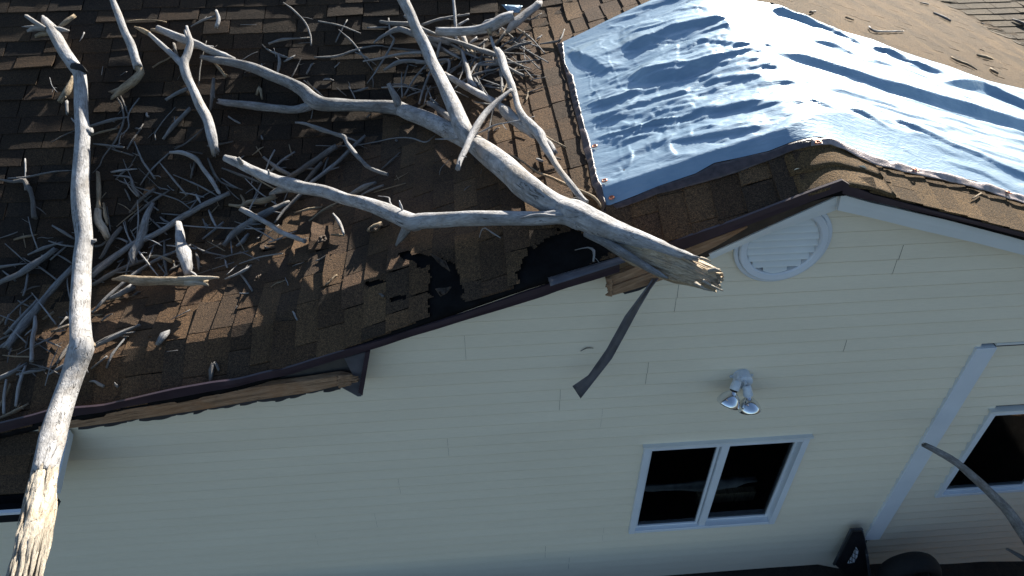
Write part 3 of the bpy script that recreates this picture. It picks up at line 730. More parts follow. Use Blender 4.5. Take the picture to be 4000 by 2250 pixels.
def pdist(X, Y, P):
    """unsigned distance, side sign toward shade, and end fade"""
    best = np.full(X.shape, 1e9); sg = np.zeros(X.shape); fr = np.zeros(X.shape); n = len(P)-1
    sh = -sdir[:2]/np.linalg.norm(sdir[:2])
    for i in range(n):
        a, b = P[i], P[i+1]; d = b-a; L2 = d@d+1e-9
        t = np.clip(((X-a[0])*d[0]+(Y-a[1])*d[1])/L2, 0, 1); qx = X-(a[0]+t*d[0]); qy = Y-(a[1]+t*d[1]); dd = np.hypot(qx, qy)
        nrm = np.array([-d[1], d[0]])/sqrt(L2)
        if nrm@sh < 0: nrm = -nrm
        s = qx*nrm[0]+qy*nrm[1]; m_ = dd < best
        best = np.where(m_, dd, best); sg = np.where(m_, s, sg); fr = np.where(m_, (i+t)/n, fr)
    return best, sg, fr
Z4 = (2000, 0); Z5 = (3000, 0)
folds = [  # zone, steepness, 'x y width ...' in enlarged-crop pixels: crest line and shade width
    (Z4, .75, '1620 150 30 1440 190 70 1200 240 110 1000 330 110 800 420 40'), (Z4, .75, '1745 405 20 1600 450 70 1500 480 120 1250 575 150 1050 590 160 880 590 60'),
    (Z4, .6, '1900 590 40 1700 600 70 1450 640 60'), (Z4, .6, '1932 770 70 1600 830 80 1300 865 70 1120 900 40'), (Z4, .6, '1932 955 60 1700 1000 80 1400 1050 60 1170 1090 50 1000 1115 20'),
    (Z4, .55, '1932 1090 30 1750 1110 40 1560 1150 40 1400 1180 20'), (Z4, .6, '1300 0 40 1150 10 90 900 90 100 700 170 80 600 215 30'), (Z4, .5, '1450 60 20 1300 90 40 1200 100 20'),
    (Z4, .6, '400 400 20 500 430 90 620 490 110 740 570 30'), (Z4, .6, '1730 390 30 1600 335 50 1400 335 60 1330 390 20'), (Z4, .5, '1932 1180 40 1700 1240 60 1500 1290 50 1370 1310 30'),
    (Z4, .5, '1600 160 20 1740 400 10'), (Z4, .45, '1100 1010 20 900 1060 40 780 1120 20'), (Z4, .45, '1010 680 20 850 740 25 700 800 15'), (Z4, .5, '1150 960 20 1170 1120 30 1175 1170 10'),
    (Z4, .4, '1050 330 20 1250 200 40'), (Z4, .5, '990 1420 30 800 1440 40'), (Z4, .5, '1500 560 20 1300 700 40 1150 760 20'),
    (Z5, 1.0, '0 75 35 280 175 40 500 260 30 690 345 15'), (Z5, 1.0, '750 362 10 900 415 40 1200 545 30 1500 650 22'), (Z5, 1.0, '1300 630 20 1600 680 55 1932 825 50 2200 930 50'),
    (Z5, 1.05, '0 415 35 300 485 60 600 585 60 900 680 65 1200 770 70 1500 860 70 1932 990 70 2300 1090 70'), (Z5, 1.0, '200 735 12 400 800 28 560 855 12'), (Z5, 1.0, '540 805 10 700 870 36 900 975 18'),
    (Z5, 1.0, '900 905 16 1100 990 46 1400 1110 46 1700 1225 36'), (Z5, 1.0, '1600 1195 36 1932 1345 56 2200 1480 50'), (Z5, 1.0, '1300 1225 10 1600 1315 36 1800 1420 46 2100 1600 40'),
    (Z5, 1.0, '330 318 8 500 362 24 640 420 8'), (Z5, .8, '430 208 8 560 275 18 690 342 8'), (Z5, .7, '860 380 10 1100 425 32 1300 485 10'), (Z5, .7, '640 830 8 760 880 16 860 930 8'),
    (Z5, .7, '70 515 8 190 590 14 300 658 6'), (Z5, .6, '0 210 20 60 225 14'), (Z5, .6, '1000 1130 14 1100 1180 20 1150 1290 12'), (Z5, .6, '640 130 14 1000 560 6'),
    (Z5, .5, '100 240 14 350 350 16 640 440 12 1000 520 16 1300 640 14'), (Z5, .5, '1390 1100 10 1700 1180 20 1932 1240 22')]
Zf = np.zeros(Xg.shape)
for zn, st, tx in folds:
    q = [float(a) for a in tx.split()]; P = []; Wd = []
    for i in range(0, len(q), 3):
        p = on(zn[0]+q[i]*.5176, zn[1]+q[i+1]*.5176, .15); P.append(p[:2])
        p2 = on(zn[0]+q[i]*.5176-(0 if zn == Z5 else 0), zn[1]+q[i+1]*.5176+max(4, q[i+2]*.5176), .15); Wd.append(min(np.linalg.norm(p2[:2]-p[:2]), 4.0 if zn == Z4 else 3.4))
    dd, sg, fr = pdist(Xg, Yg, np.array(P)); wf = np.interp(fr, np.linspace(0, 1, len(Wd)), Wd); wv = wf*(.34 if zn == Z4 else .24)
    endf = np.clip(1-np.maximum(0, dd-np.abs(sg))/(.5+wv*.5), 0, 1)
    hgt = st*(.33 if zn == Z4 else .24)*(3.2*np.tanh(wf/3.2) if zn == Z4 else wf)*(.85+.3*vnoise(fr*5, np.full(fr.shape, len(tx)*.37), 5))
    p_ = np.where(sg > 0, 1-np.clip(sg/wv, 0, 1), np.maximum(0, 1-np.abs(sg)/(wf*1.6+.3))**1.15)
    p_ = p_*np.clip(np.minimum(fr, 1-fr)*8+.15, 0, 1)
    Zf = np.maximum(Zf, hgt*p_*endf) + .25*np.minimum(Zf, hgt*p_*endf)
left = np.clip((PKX-Xg)/3, 0, 1)
crs = np.random.default_rng(77); Zc = np.zeros(Xg.shape)
def crease(cx, cy, ang, L, wd, h):
    dx, dy = cos(ang), sin(ang); m_ = (np.abs(Xg-cx) < L/2+wd*4) & (np.abs(Yg-cy) < L/2+wd*4)
    if not m_.any(): return
    X, Y = Xg[m_]-cx, Yg[m_]-cy; t = X*dx+Y*dy; q = -X*dy+Y*dx+.10*np.sin(t*2.1+cx); f = np.clip(1-(2*t/L)**2, 0, 1)
    if q is not None: Zc[m_] += h*np.where(q > 0, np.maximum(0, 1-q/(wd*2.6)), np.maximum(0, 1+q/wd))*f
for _ in range(620):
    cx = 7.3+10.8*crs.random()**1.15; cy = 2.5+22*crs.random(); k_ = crs.random()
    dens = exp_ = math.exp(-((cy-9)/7.5)**2)*.85+.25
    if crs.random() > dens: continue
    if k_ < .68: crease(cx, cy, crs.normal(-.12, .28), crs.uniform(.7, 3.2), crs.uniform(.06, .2), crs.uniform(.02, .07)*crs.choice([1, 1, -1]))
    elif k_ < .88: crease(cx, cy, pi/2+crs.normal(0, .3), crs.uniform(.5, 2.0), crs.uniform(.06, .16), crs.uniform(.015, .05))
    else: crease(cx, cy, crs.normal(-.15, .2), crs.uniform(3, 8), crs.uniform(.15, .4), crs.uniform(.06, .14))
for _ in range(230):
    cx = 17.5+38*crs.random(); lo, hi = float(ybf(cx)), float(ytf(cx)); cy = lo+(hi-lo)*crs.random()
    crease(cx, cy, crs.normal(.10, .12), crs.uniform(2, 12), crs.uniform(.08, .35), crs.uniform(.02, .11)*crs.choice([1, 1, -1]))
for gx_ in np.arange(8.2, 17, 1.55): crease(gx_, 12, pi/2+.02, 20, .05, .022)
Zw = Zc+.05*fbm(Xg/2.2, Yg/3.0, 34)
edge = np.clip(np.minimum(v, 1-v)[None, :]*18, .15, 1)*np.clip(u[:, None]*40+.2, 0, 1)
Zg = H(Xg, Yg)+.20+(Zf+Zw)*edge+.06*(1-edge)
V = np.stack([Xg, Yg, Zg], -1).reshape(-1, 3)
Fc = [(i*nv+j, (i+1)*nv+j, (i+1)*nv+j+1, i*nv+j+1) for i in range(nu-1) for j in range(nv-1)]
tarp = empty('tarp', (PKX, 2, PKZ-1), 'silver blue tarp draped over the gable ridge', 'tarp')
o = build('sheet', V, Fc, M['tarp'], tarp)
def hemstrip(a, b, name, m_, puck, amp, n=150, hh=.16):
    def res(L):
        A = np.array([on(x, y, .15) for x, y in L]); d = np.concatenate([[0], np.cumsum(np.linalg.norm(np.diff(A, axis=0), axis=1))]); s = np.linspace(0, d[-1], n)
        return np.stack([np.interp(s, d, A[:, q]) for q in range(2)], 1), s
    A, s = res(a); B, _ = res(b); V = []; m2 = 5
    for i in range(n):
        for j in range(m2+1):
            t = j/m2; x, y = A[i]*(1-t)+B[i]*t
            q_ = float(vnoise(s[i]*puck*.32, t*.6+puck, 61)); pz = amp*((abs(2*q_-1)*1.5 if puck > 3 else abs(sin(s[i]*puck+1.9*sin(s[i]*.7)+t*.8))*(.4+q_)))*(.3+.7*sin(pi*min(1, t+.2)))+.04*float(vnoise(s[i]*2, t*3, 6))
            V.append((x, y, float(H(x, y))+hh+.06*(1-t)+pz))
    Fc = [(i*(m2+1)+j, (i+1)*(m2+1)+j, (i+1)*(m2+1)+j+1, i*(m2+1)+j+1) for i in range(n-1) for j in range(m2)]
    o = build(name, V, Fc, m_, tarp); md = o.modifiers.new('t', 'SOLIDIFY'); md.thickness = .003; return o
hemstrip(inL, outL, 'hem', M['hem'], 2.6, .16)
k = 7
hemstrip(inB[:k+1], outB[:k+1], 'hem', M['hem'], .8, .05)
hemstrip([(3165, 549)]+inB[8:], [(3165, 578)]+outB[8:], 'hem', M['hem2'], 3.1, .14)
for (x, y) in [(2361, 706), (2389, 772), (2322, 571), (3577, 664), (3196, 556), (3940, 752)]:
    p = on(x, y, .34); g = MB(); V = []; sg_ = 20; pr = [(.17, 0), (.15, .04), (.10, .05), (.07, .02), (.07, -.02)]
    nx = np.array([0.33*(-1 if p[0] < PKX else 1), 0, 1]); nx /= np.linalg.norm(nx); e1 = np.cross([0, 1, 0], nx); e1 /= np.linalg.norm(e1); e2 = np.cross(nx, e1)
    for i in range(sg_):
        a = 2*pi*i/sg_
        for r, h in pr: V.append((p+r*(cos(a)*e1+sin(a)*e2)+nx*h).tolist())
    g.add(V, [(i*5+j, i*5+j+1, ((i+1) % sg_)*5+j+1, ((i+1) % sg_)*5+j) for i in range(sg_) for j in range(4)])
    g.build('grommet', M['copper'], tarp, True)

# ================================================================= BIG LIMBS
def part_tube(name, txt, m_, parent, e0=0, e1=None, seg=18, seed=1, rough=.08, jag0=0, jag1=0, mod=None, Y=None, step=None, kink=.12):
    P, R, v = read(txt, e0, e1, Y)
    V, Fc, UV = tube(P, R, seed, seg, step, rough, jag0, jag1, mod, kink)
    return build(name, V, Fc, m_, parent, UV)
def multi(name, items, m_, parent, seg=18, rough=.08):
    mb = MB()
    for i, it in enumerate(items):
        txt, e0, e1 = it[:3]; j0, j1 = (it[3], it[4]) if len(it) > 3 else (0, 0); kw = it[5] if len(it) > 5 else {}
        P, R, v = read(txt, e0, e1); mb.add(*tube(P, R, 40+i*3+len(txt), seg, None, rough, j0, j1, **kw))
    return build(name, mb.V, mb.F, m_, parent, mb.U)
def thing_at(name, px, py, label, cat, group=None):
    p = on(px, py, 0); return empty(name, p, label, cat, group)

# the big broken limb
T = thing_at('fallen_limb', 2200, 850, 'thick pale forked limb lying across the gable rake with torn yellowish end', 'tree limb')
def cut(s, th):      # torn-away underside towards the end
    k = np.clip((s-.70)/.10, 0, 1); return 1-k*.45*np.clip(np.cos(th-CUT), 0, 1)
CUT = 3.9
multi('trunk', [
    ('B 1060 815 95 1150 850 118 1300 905 122 1450 985 130 1560 1030 150 1650 1085 145 1800 1200 172 1932 1310 184 H 1050 225 196 1200 325 186 1330 400 176 1450 450 190', .3, .8, 1.0, 0),
    ('H 1300 390 130 1450 455 200 1600 528 190 D 780 590 172 950 640 140 1100 698 114 1250 752 88 1400 795 40', .9, 1.75, 0, 1.0),
    ('H 1480 500 150 1380 480 122 1300 480 112 1150 490 110 900 490 116 600 492 116 300 500 116 G 1740 705 128 1550 622 118 1400 572 104 1250 535 92 1100 482 92 950 455 92 880 435 104 760 402 84 640 358 82 520 306 72 430 258 72 345 226 52', 1.3, 1.5),
    ('C 125 -40 82 200 100 78 250 220 78 310 330 86 360 450 88 420 580 96 480 700 108 540 820 122 590 940 135 630 1020 140 650 1070 110', 3.0, .8),
], M['wood'], T, 26, .07)
multi('branch', [
    ('A 1530 432 36 1640 452 58 1800 484 64 1932 522 70 B 120 572 76 250 622 82 360 682 96 430 750 118 520 785 108 700 792 90 900 800 92 1050 812 112 1140 835 90', .45, .35, 1.5, .5),
    ('A 1662 765 40 1720 775 52 B 0 800 60 150 815 58 280 828 54 380 806 62 450 775 80', .2, .35, 1.5, 0),
], M['grey'], T, 20, .08)
multi('stub', [('B 1000 632 34 1030 690 46 1060 745 62 1075 800 60', 2.2, .9, 0, 0)], M['grey'], T, 14, .08)
multi('stub', [('G 1745 700 95 1715 760 80 1680 820 55 1637 885 18', 1.3, .3, 0, .5)], M['grey'], T, 14, .08)
multi('stub', [('G 880 448 70 800 455 62 740 475 45 688 498 24', 1.4, .7, 0, 1)], M['grey'], T, 12, .1)
multi('stub', [('G 1690 640 14 1672 590 22 1660 545 4', 2.0, 2.7, 0, .2)], M['wood'], T, 8, .1)
multi('stub', [('G 1620 605 12 1590 560 12 1580 525 10 1500 513 5', 1.8, 1.4)], M['wood'], T, 8, .1)
multi('stub', [('G 470 270 40 445 225 28', 2.0, 2.5)], M['grey'], T, 8, .1)
multi('stub', [('G 680 360 20 672 318 12', 2.0, 2.4, 0, 1)], M['wood'], T, 8, .1)
multi('bark_sliver', [('H 1030 488 14 1150 462 26 1300 470 18 1410 466 12', 2.15, 2.0, .3, .3)], M['wood'], T, 8, .2)
# torn end: long overlapping slivers of raw wood
se = MB(); rs = np.random.default_rng(5)
starts = [(2290, 885), (2330, 905), (2380, 930), (2340, 915), (2420, 955), (2480, 985), (2560, 1010)]
for i in range(76):
    f = rs.random(); g = .26+.74*rs.random()       # g: across, 0 upper edge - 1 lower edge
    sx = 2290+g*60+rs.random()*250; top = np.interp(sx, [2280, 2430, 2560, 2715, 2770], [862, 915, 958, 1000, 1020]); bot = np.interp(sx, [2280, 2400, 2520, 2600, 2770], [888, 978, 1050, 1082, 1130])
    sy = top+(bot-top)*g; ex = 2800-abs(g-.5)*50-rs.random()**2*120+(22 if rs.random() < .15 else 0); ex = max(ex, sx+90)
    t2 = np.interp(ex, [2280, 2430, 2560, 2715, 2790], [862, 915, 958, 1002, 1030]); b2 = np.interp(ex, [2280, 2400, 2520, 2600, 2780], [888, 978, 1050, 1082, 1130]); ey = t2+(b2-t2)*g
    e = 1.00+.35*sin(pi*g)+rs.random()*.16
    P = [on(sx+(ex-sx)*t, sy+(ey-sy)*t, e+.1*t) for t in (0, .33, .66, 1)]; r0 = .16+.15*rs.random()
    se.add(*tube(P, [r0*.6, r0*1.15, r0*1.1, r0*.5], 100+i, 5, .6, .35, 1.5, 1.6, None, .35))
build('splintered_end', se.V, se.F, M['heart'], T, se.U, smooth=False)
multi('splinter', [('D 1480 890 30 1520 875 45 1565 880 20', 1.8, 1.7, 0, 1), ('D 1440 960 30 1510 1000 22 1590 1035 6', 1.6, 1.5, 0, 2), ('D 1420 790 22 1470 800 16 1500 815 5', 2.0, 2.0, 0, 2), ('D 1380 980 26 1450 1020 20 1505 1035 8', 1.5, 1.4, 0, 2)], M['raw'], T, 8, .3)
multi('bark_edge', [('D 560 600 60 780 715 70 1000 850 55 1100 905 44 1170 938 16', 1.3, 1.5, 0, 2)], M['grey'], T, 12, .15)

# long white trunk at left
T = thing_at('fallen_tree', 410, 1000, 'long straight white trunk standing down the left side with shredded base', 'tree trunk')
multi('trunk', [('A 325 125 20 345 165 60 400 235 82 480 380 86 560 500 92 598 560 86 612 700 92 620 900 96 628 1000 104 F 618 100 112 612 300 120 616 500 124 630 650 122 622 800 132 616 1000 134 610 1200 140 618 1400 152 L 442 215 126 400 350 114 350 500 116 302 650 126 262 800 124 235 900 124', .9, 1.3, .8, .5)], M['wood'], T, 32, .05)
multi('knot', [('A 640 1000 90 665 990 60 690 985 40', 1.1, 1.4, 0, .5)], M['wood'], T, 12, .15)
multi('knot', [('F 655 650 80 690 660 40 715 655 22', 1.2, 1.6, 0, 1)], M['wood'], T, 12, .15)
multi('knot', [('L 470 190 60 495 210 45 505 215 20', 1.2, 1.4, 0, .5)], M['tan'], T, 12, .2)
for tx, e in [('A 335 215 45 280 210 45 222 232 26', 1.2), ('A 340 215 30 260 165 35 203 125 26', 1.5), ('A 400 215 40 460 222 34 515 232 14', 1.3), ('A 390 250 34 330 255 38 284 272 30', .9), ('A 430 215 20 500 165 32 560 122 26', 1.2), ('A 250 200 20 165 202 5', .7), ('A 585 940 16 560 915 16 537 890 6', 1.6)]:
    multi('stub', [(tx, e, e-.1, .5, 1.2)], M['tan'] if '560 122' in tx or '284 272' in tx else M['wood'], T, 10, .12)
multi('dark_knot', [('A 560 510 70 600 520 80 635 545 40', 1.25, 1.3, 0, 1)], M['rubber'], T, 10, .2)
def shred(s, th): return 1+.22*(vnoise(np.cos(th)*2.5+4, np.sin(th)*2.5+s*5, 91)-.5)+.10*(vnoise(th*7, np.full(len(th), s*6), 92)-.5)
mb = MB()
P, R, v = read('L 258 830 100 240 900 122 228 960 126 215 1050 132 190 1200 150 162 1320 150 128 1449 138 100 1540 120', 1.3, 1.0)
mb.add(*tube(P, R, 77, 40, .22, .14, 1.6, 1, shred)); rs = np.random.default_rng(9)
for i in range(120):
    f = rs.random(); t = f*.92; k = t*(len(P)-1); a = int(k); fr = k-a; p = P[a]*(1-fr)+P[a+1]*fr; r = R[a]; ang = rs.uniform(0, 2*pi)
    d = P[-1]-P[0]; d /= np.linalg.norm(d); n1 = np.cross(d, [0, 0, 1]); n1 /= np.linalg.norm(n1); n2 = np.cross(n1, d)
    q = p+r*.93*(cos(ang)*n1+sin(ang)*n2); L = rs.uniform(.8, 2.6)
    mb.add(*tube([q-d*L*.3, q+(cos(ang)*n1+sin(ang)*n2)*.02, q+d*L*.9+(cos(ang)*n1+sin(ang)*n2)*rs.uniform(-.05, .10)], [.03, rs.uniform(.05, .12), .02], 200+i, 6, .4, .3, 1, 2))
build('splintered_end', mb.V, mb.F, M['raw'], T, mb.U)

T = thing_at('broken_limb', 500, 150, 'grey limb entering at the top left with tan splintered foot', 'tree limb')
multi('trunk', [('A 835 -40 36 850 0 40 885 100 54 940 240 56 985 330 62 1020 440 60 1040 505 66', 2.2, 1.2, 0, .5)], M['wood'], T, 18, .07)
multi('splintered_end', [('A 1040 500 60 1062 545 55 1010 610 62 930 670 58 850 735 24', 1.1, .5, .5, 2), ('A 1060 560 40 960 640 50 850 700 12', .9, .5, .5, 2), ('A 1030 600 30 900 680 40 820 692 8', .6, .3, 0, 1)], M['tan'], T, 12, .16)

T = thing_at('forked_limb', 740, 300, 'grey Y shaped limb standing upright in the upper left, broken below', 'tree limb')
multi('trunk', [('A 1408 198 20 1424 270 38 1436 330 48 1412 420 56 1388 480 70 1412 580 68 1460 680 66 1510 800 72 1560 900 76 1600 1030 80 1622 1130 62', 1.5, .6, 0, 1.6),
                ('A 1120 250 30 1220 340 38 1300 412 42 1385 490 52', 1.1, 1.2)], M['wood'], T, 18, .08)
multi('splintered_end', [('A 1018 205 14 1070 225 32 1125 253 34', 1.1, 1.1, 1, 0)], M['tan'], T, 10, .14)
multi('stub', [('A 1430 320 20 1400 250 20 1394 225 10', 1.5, 1.9)], M['wood'], T, 8, .1)
multi('splintered_end', [('A 1612 1090 62 1622 1130 50 1628 1160 26', .6, .6, 0, 2.5)], M['grey'], T, 12, .2)

T = thing_at('white_log', 1850, 100, 'smooth white curved log on top of the brush pile', 'log')
multi('trunk', [('C 400 238 64 550 238 66 700 225 66 800 200 80 890 150 84 965 118 74', 2.0, 2.0, .4, .4)], M['wood'], T, 20, .06)
multi('stub', [('C 790 220 40 800 258 26', 2.2, 2.0, 0, 1)], M['tan'], T, 10, .2)
multi('twig', [('C 800 262 18 830 350 26 858 392 30', 1.8, 1.4)], M['wood'], T, 8, .1)

T = thing_at('crossing_limb', 2080, 450, 'slender pale limb running from the brush pile down to the tarp corner', 'tree limb')
multi('trunk', [('C 855 380 46 885 430 58 920 540 60 960 640 54 990 720 46 1010 800 48 1050 880 62 1120 965 84 1170 1010 84 1210 1100 62 1270 1200 50 1330 1290 46 1400 1380 44 H 1450 285 46 1500 345 44 1530 368 40', 1.3, .9, .5, .4)], M['wood'], T, 18, .09)
multi('branch', [('C 1150 990 50 1200 1040 44 1250 1090 50 1285 1150 44', 1.0, .6, 0, 1.2)], M['wood'], T, 12, .12)
multi('branch', [('C 1220 1030 16 1300 1075 18 1372 1112 12', .8, .4, 0, 1)], M['tan'], T, 8, .12)
T = thing_at('pale_limb', 1850, 380, 'straight pale limb slanting under the brush pile to the crossing limb', 'tree limb')
multi('trunk', [('C 460 562 44 560 620 48 680 690 50 800 752 50 870 800 54', .9, .7, .8, 0), ('C 860 780 40 930 860 88 1020 935 84 1140 1012 68', .6, .7, .8, .5)], M['wood'], T, 16, .09)
T = thing_at('curved_branch', 1850, 480, 'curved white branch crossing over the thick limb at the fork', 'branch')
multi('trunk', [('C 962 676 24 860 760 40 760 860 50 690 970 54 650 1040 50 610 1140 46 585 1190 42 558 1270 38', 1.6, 2.2, 0, 1)], M['wood'], T, 14, .08)
multi('twig', [('C 590 1175 10 625 1185 5', 2.5, 2.5)], M['wood'], T, 6, .1)
multi('twig', [('C 850 740 14 820 850 14 790 1000 12 783 1100 12', 1.2, .5)], M['dark'], T, 6, .1)

T = thing_at('tan_log', 640, 1100, 'brown and tan log with split right end, right of the long trunk', 'log')
multi('trunk', [('F 850 950 18 950 945 52 1050 962 74 1200 958 70 1400 962 66 1540 965 58', .9, .9, .3, 1.2)], M['tan'], T, 16, .1)
multi('splintered_end', [('F 1350 945 44 1500 940 36 1645 935 14', 1.2, 1.3, 0, 2), ('F 1400 975 44 1500 975 44 1562 990 20', 1.0, 1.0, 0, 1.5)], M['raw'], T, 8, .2)

# ================================================================= STICKS AND DEBRIS
STK = '''
w 1.0 1.0 F 1350 538 58 1362 640 82 1390 740 112 1412 850 92 1420 915 50|short thick white chunk of wood standing above the tan log|wood chunk
g 1.0 .8 F 1150 375 28 1110 480 54 1080 600 60 1040 690 62 1000 760 62 1012 825 14|grey chunk with pointed foot, between the long trunk and the thick white chunk|wood chunk
w 1.2 1.2 G 468 612 42 560 662 50 680 732 46 800 802 44 948 852 40|straight white stick sloping down over the sunlit shingles|stick
g .9 1.6 B 300 925 12 380 938 32 480 972 36 600 1012 38 668 1034 50 692 1090 36 760 1172 36 840 1252 34 920 1292 32 992 1316 28|kinked grey branch lying alone between the two forks of the big limb|branch
g .6 .6 F 690 925 44 800 832 48 1000 692 50 1120 632 50 1250 562 52 1400 462 50 1550 382 44 1732 300 34|longest grey pole rising to the right from the long trunk|pole
g .7 .5 F 550 862 44 450 962 50 350 1072 52 270 1182 56 180 1282 64 100 1382 60 50 1460 58|heavy grey pole running down left behind the long trunk|pole
w .8 .8 A 1200 222 56 1290 260 62 1400 302 66 1500 338 70 1600 382 60 1700 418 44 1772 444 20|pale log behind the Y shaped limb|log
t .6 .6 A 1142 225 20 1200 232 44 1260 262 30|tan split end showing behind the pale log by the Y shaped limb|wood chunk
w .7 .7 A 1285 1150 26 1380 1150 44 1470 1190 42 1530 1270 36 1600 1360 36 1650 1449 30 F 1660 305 14|bent grey branch with a dark knot hole below the Y shaped limb|branch
w 1.6 1.6 C 1165 25 62 1060 110 74 980 182 74 932 240 34|thick grey log leaning at the right top of the brush pile|log
g 1.2 1.2 C 440 285 26 600 330 40 750 385 42 912 437 46|straight grey bar crossing the brush pile|branch
g 1.6 1.9 C 155 118 20 220 172 30 300 222 32 388 258 24|short crooked branch resting over the upright limb top|branch
g .7 .8 B 890 322 8 960 272 26 1080 222 58 1200 262 60 1330 292 50 1460 322 44|twisted brown grey log under the upright limb|log
w 1.4 1.0 C 520 -20 28 535 100 30 541 200 28 546 300 20|thin white pole standing up at the top of the brush pile|pole
w 3.0 2.6 C 390 1050 10 560 1045 16 720 1000 17 850 940 16 1000 915 14 1135 878 8|long thin white twig lying across the big limb fork|twig
t .7 .7 C 850 1140 8 960 1172 15 1060 1232 18 1160 1302 22 1260 1342 26 H 1400 245 26 1500 288 26 1580 328 26 1620 370 30 1637 405 18|bent twig with frayed bark beside the big limb near the tarp|twig
t .8 .8 F 738 142 28 745 250 35 744 350 36 742 430 46|upright tan stick just right of the long white trunk|stick
r .9 .7 F 742 430 50 738 500 66 778 570 72 808 632 54|gnarled tan knot with frayed end right of the long trunk|wood chunk
t .5 .5 A 550 582 26 512 682 50 455 762 44|curled tan split piece left of the long trunk|wood chunk
g .7 .7 G 340 882 22 400 802 58 500 732 62 650 642 62 825 562 34|thick grey stick under the straight white stick|stick
g .6 .6 G 720 716 14 800 612 26 900 512 32 980 422 36 1100 332 36 1200 252 36 1320 132 34 1400 62 24|long thin grey pole passing under the big limb's left arm|pole
d .6 .6 G 790 395 38 900 332 50 1030 242 56 1185 140 50|dark thick pole above the big limb's left arm|pole
g .6 .6 F 0 972 38 120 922 50 230 852 56 330 782 50 412 722 42|mottled grey log at the far left edge|log
g .6 .6 F 700 1196 10 780 1112 28 900 1002 30 1050 882 28 1200 792 26 1442 690 18|slender pole crossing over the tan log|pole
w .9 .9 F 265 1228 22 262 1300 34 242 1400 36 L 170 290 22|short pale upright stick left of the trunk knot|stick
'''
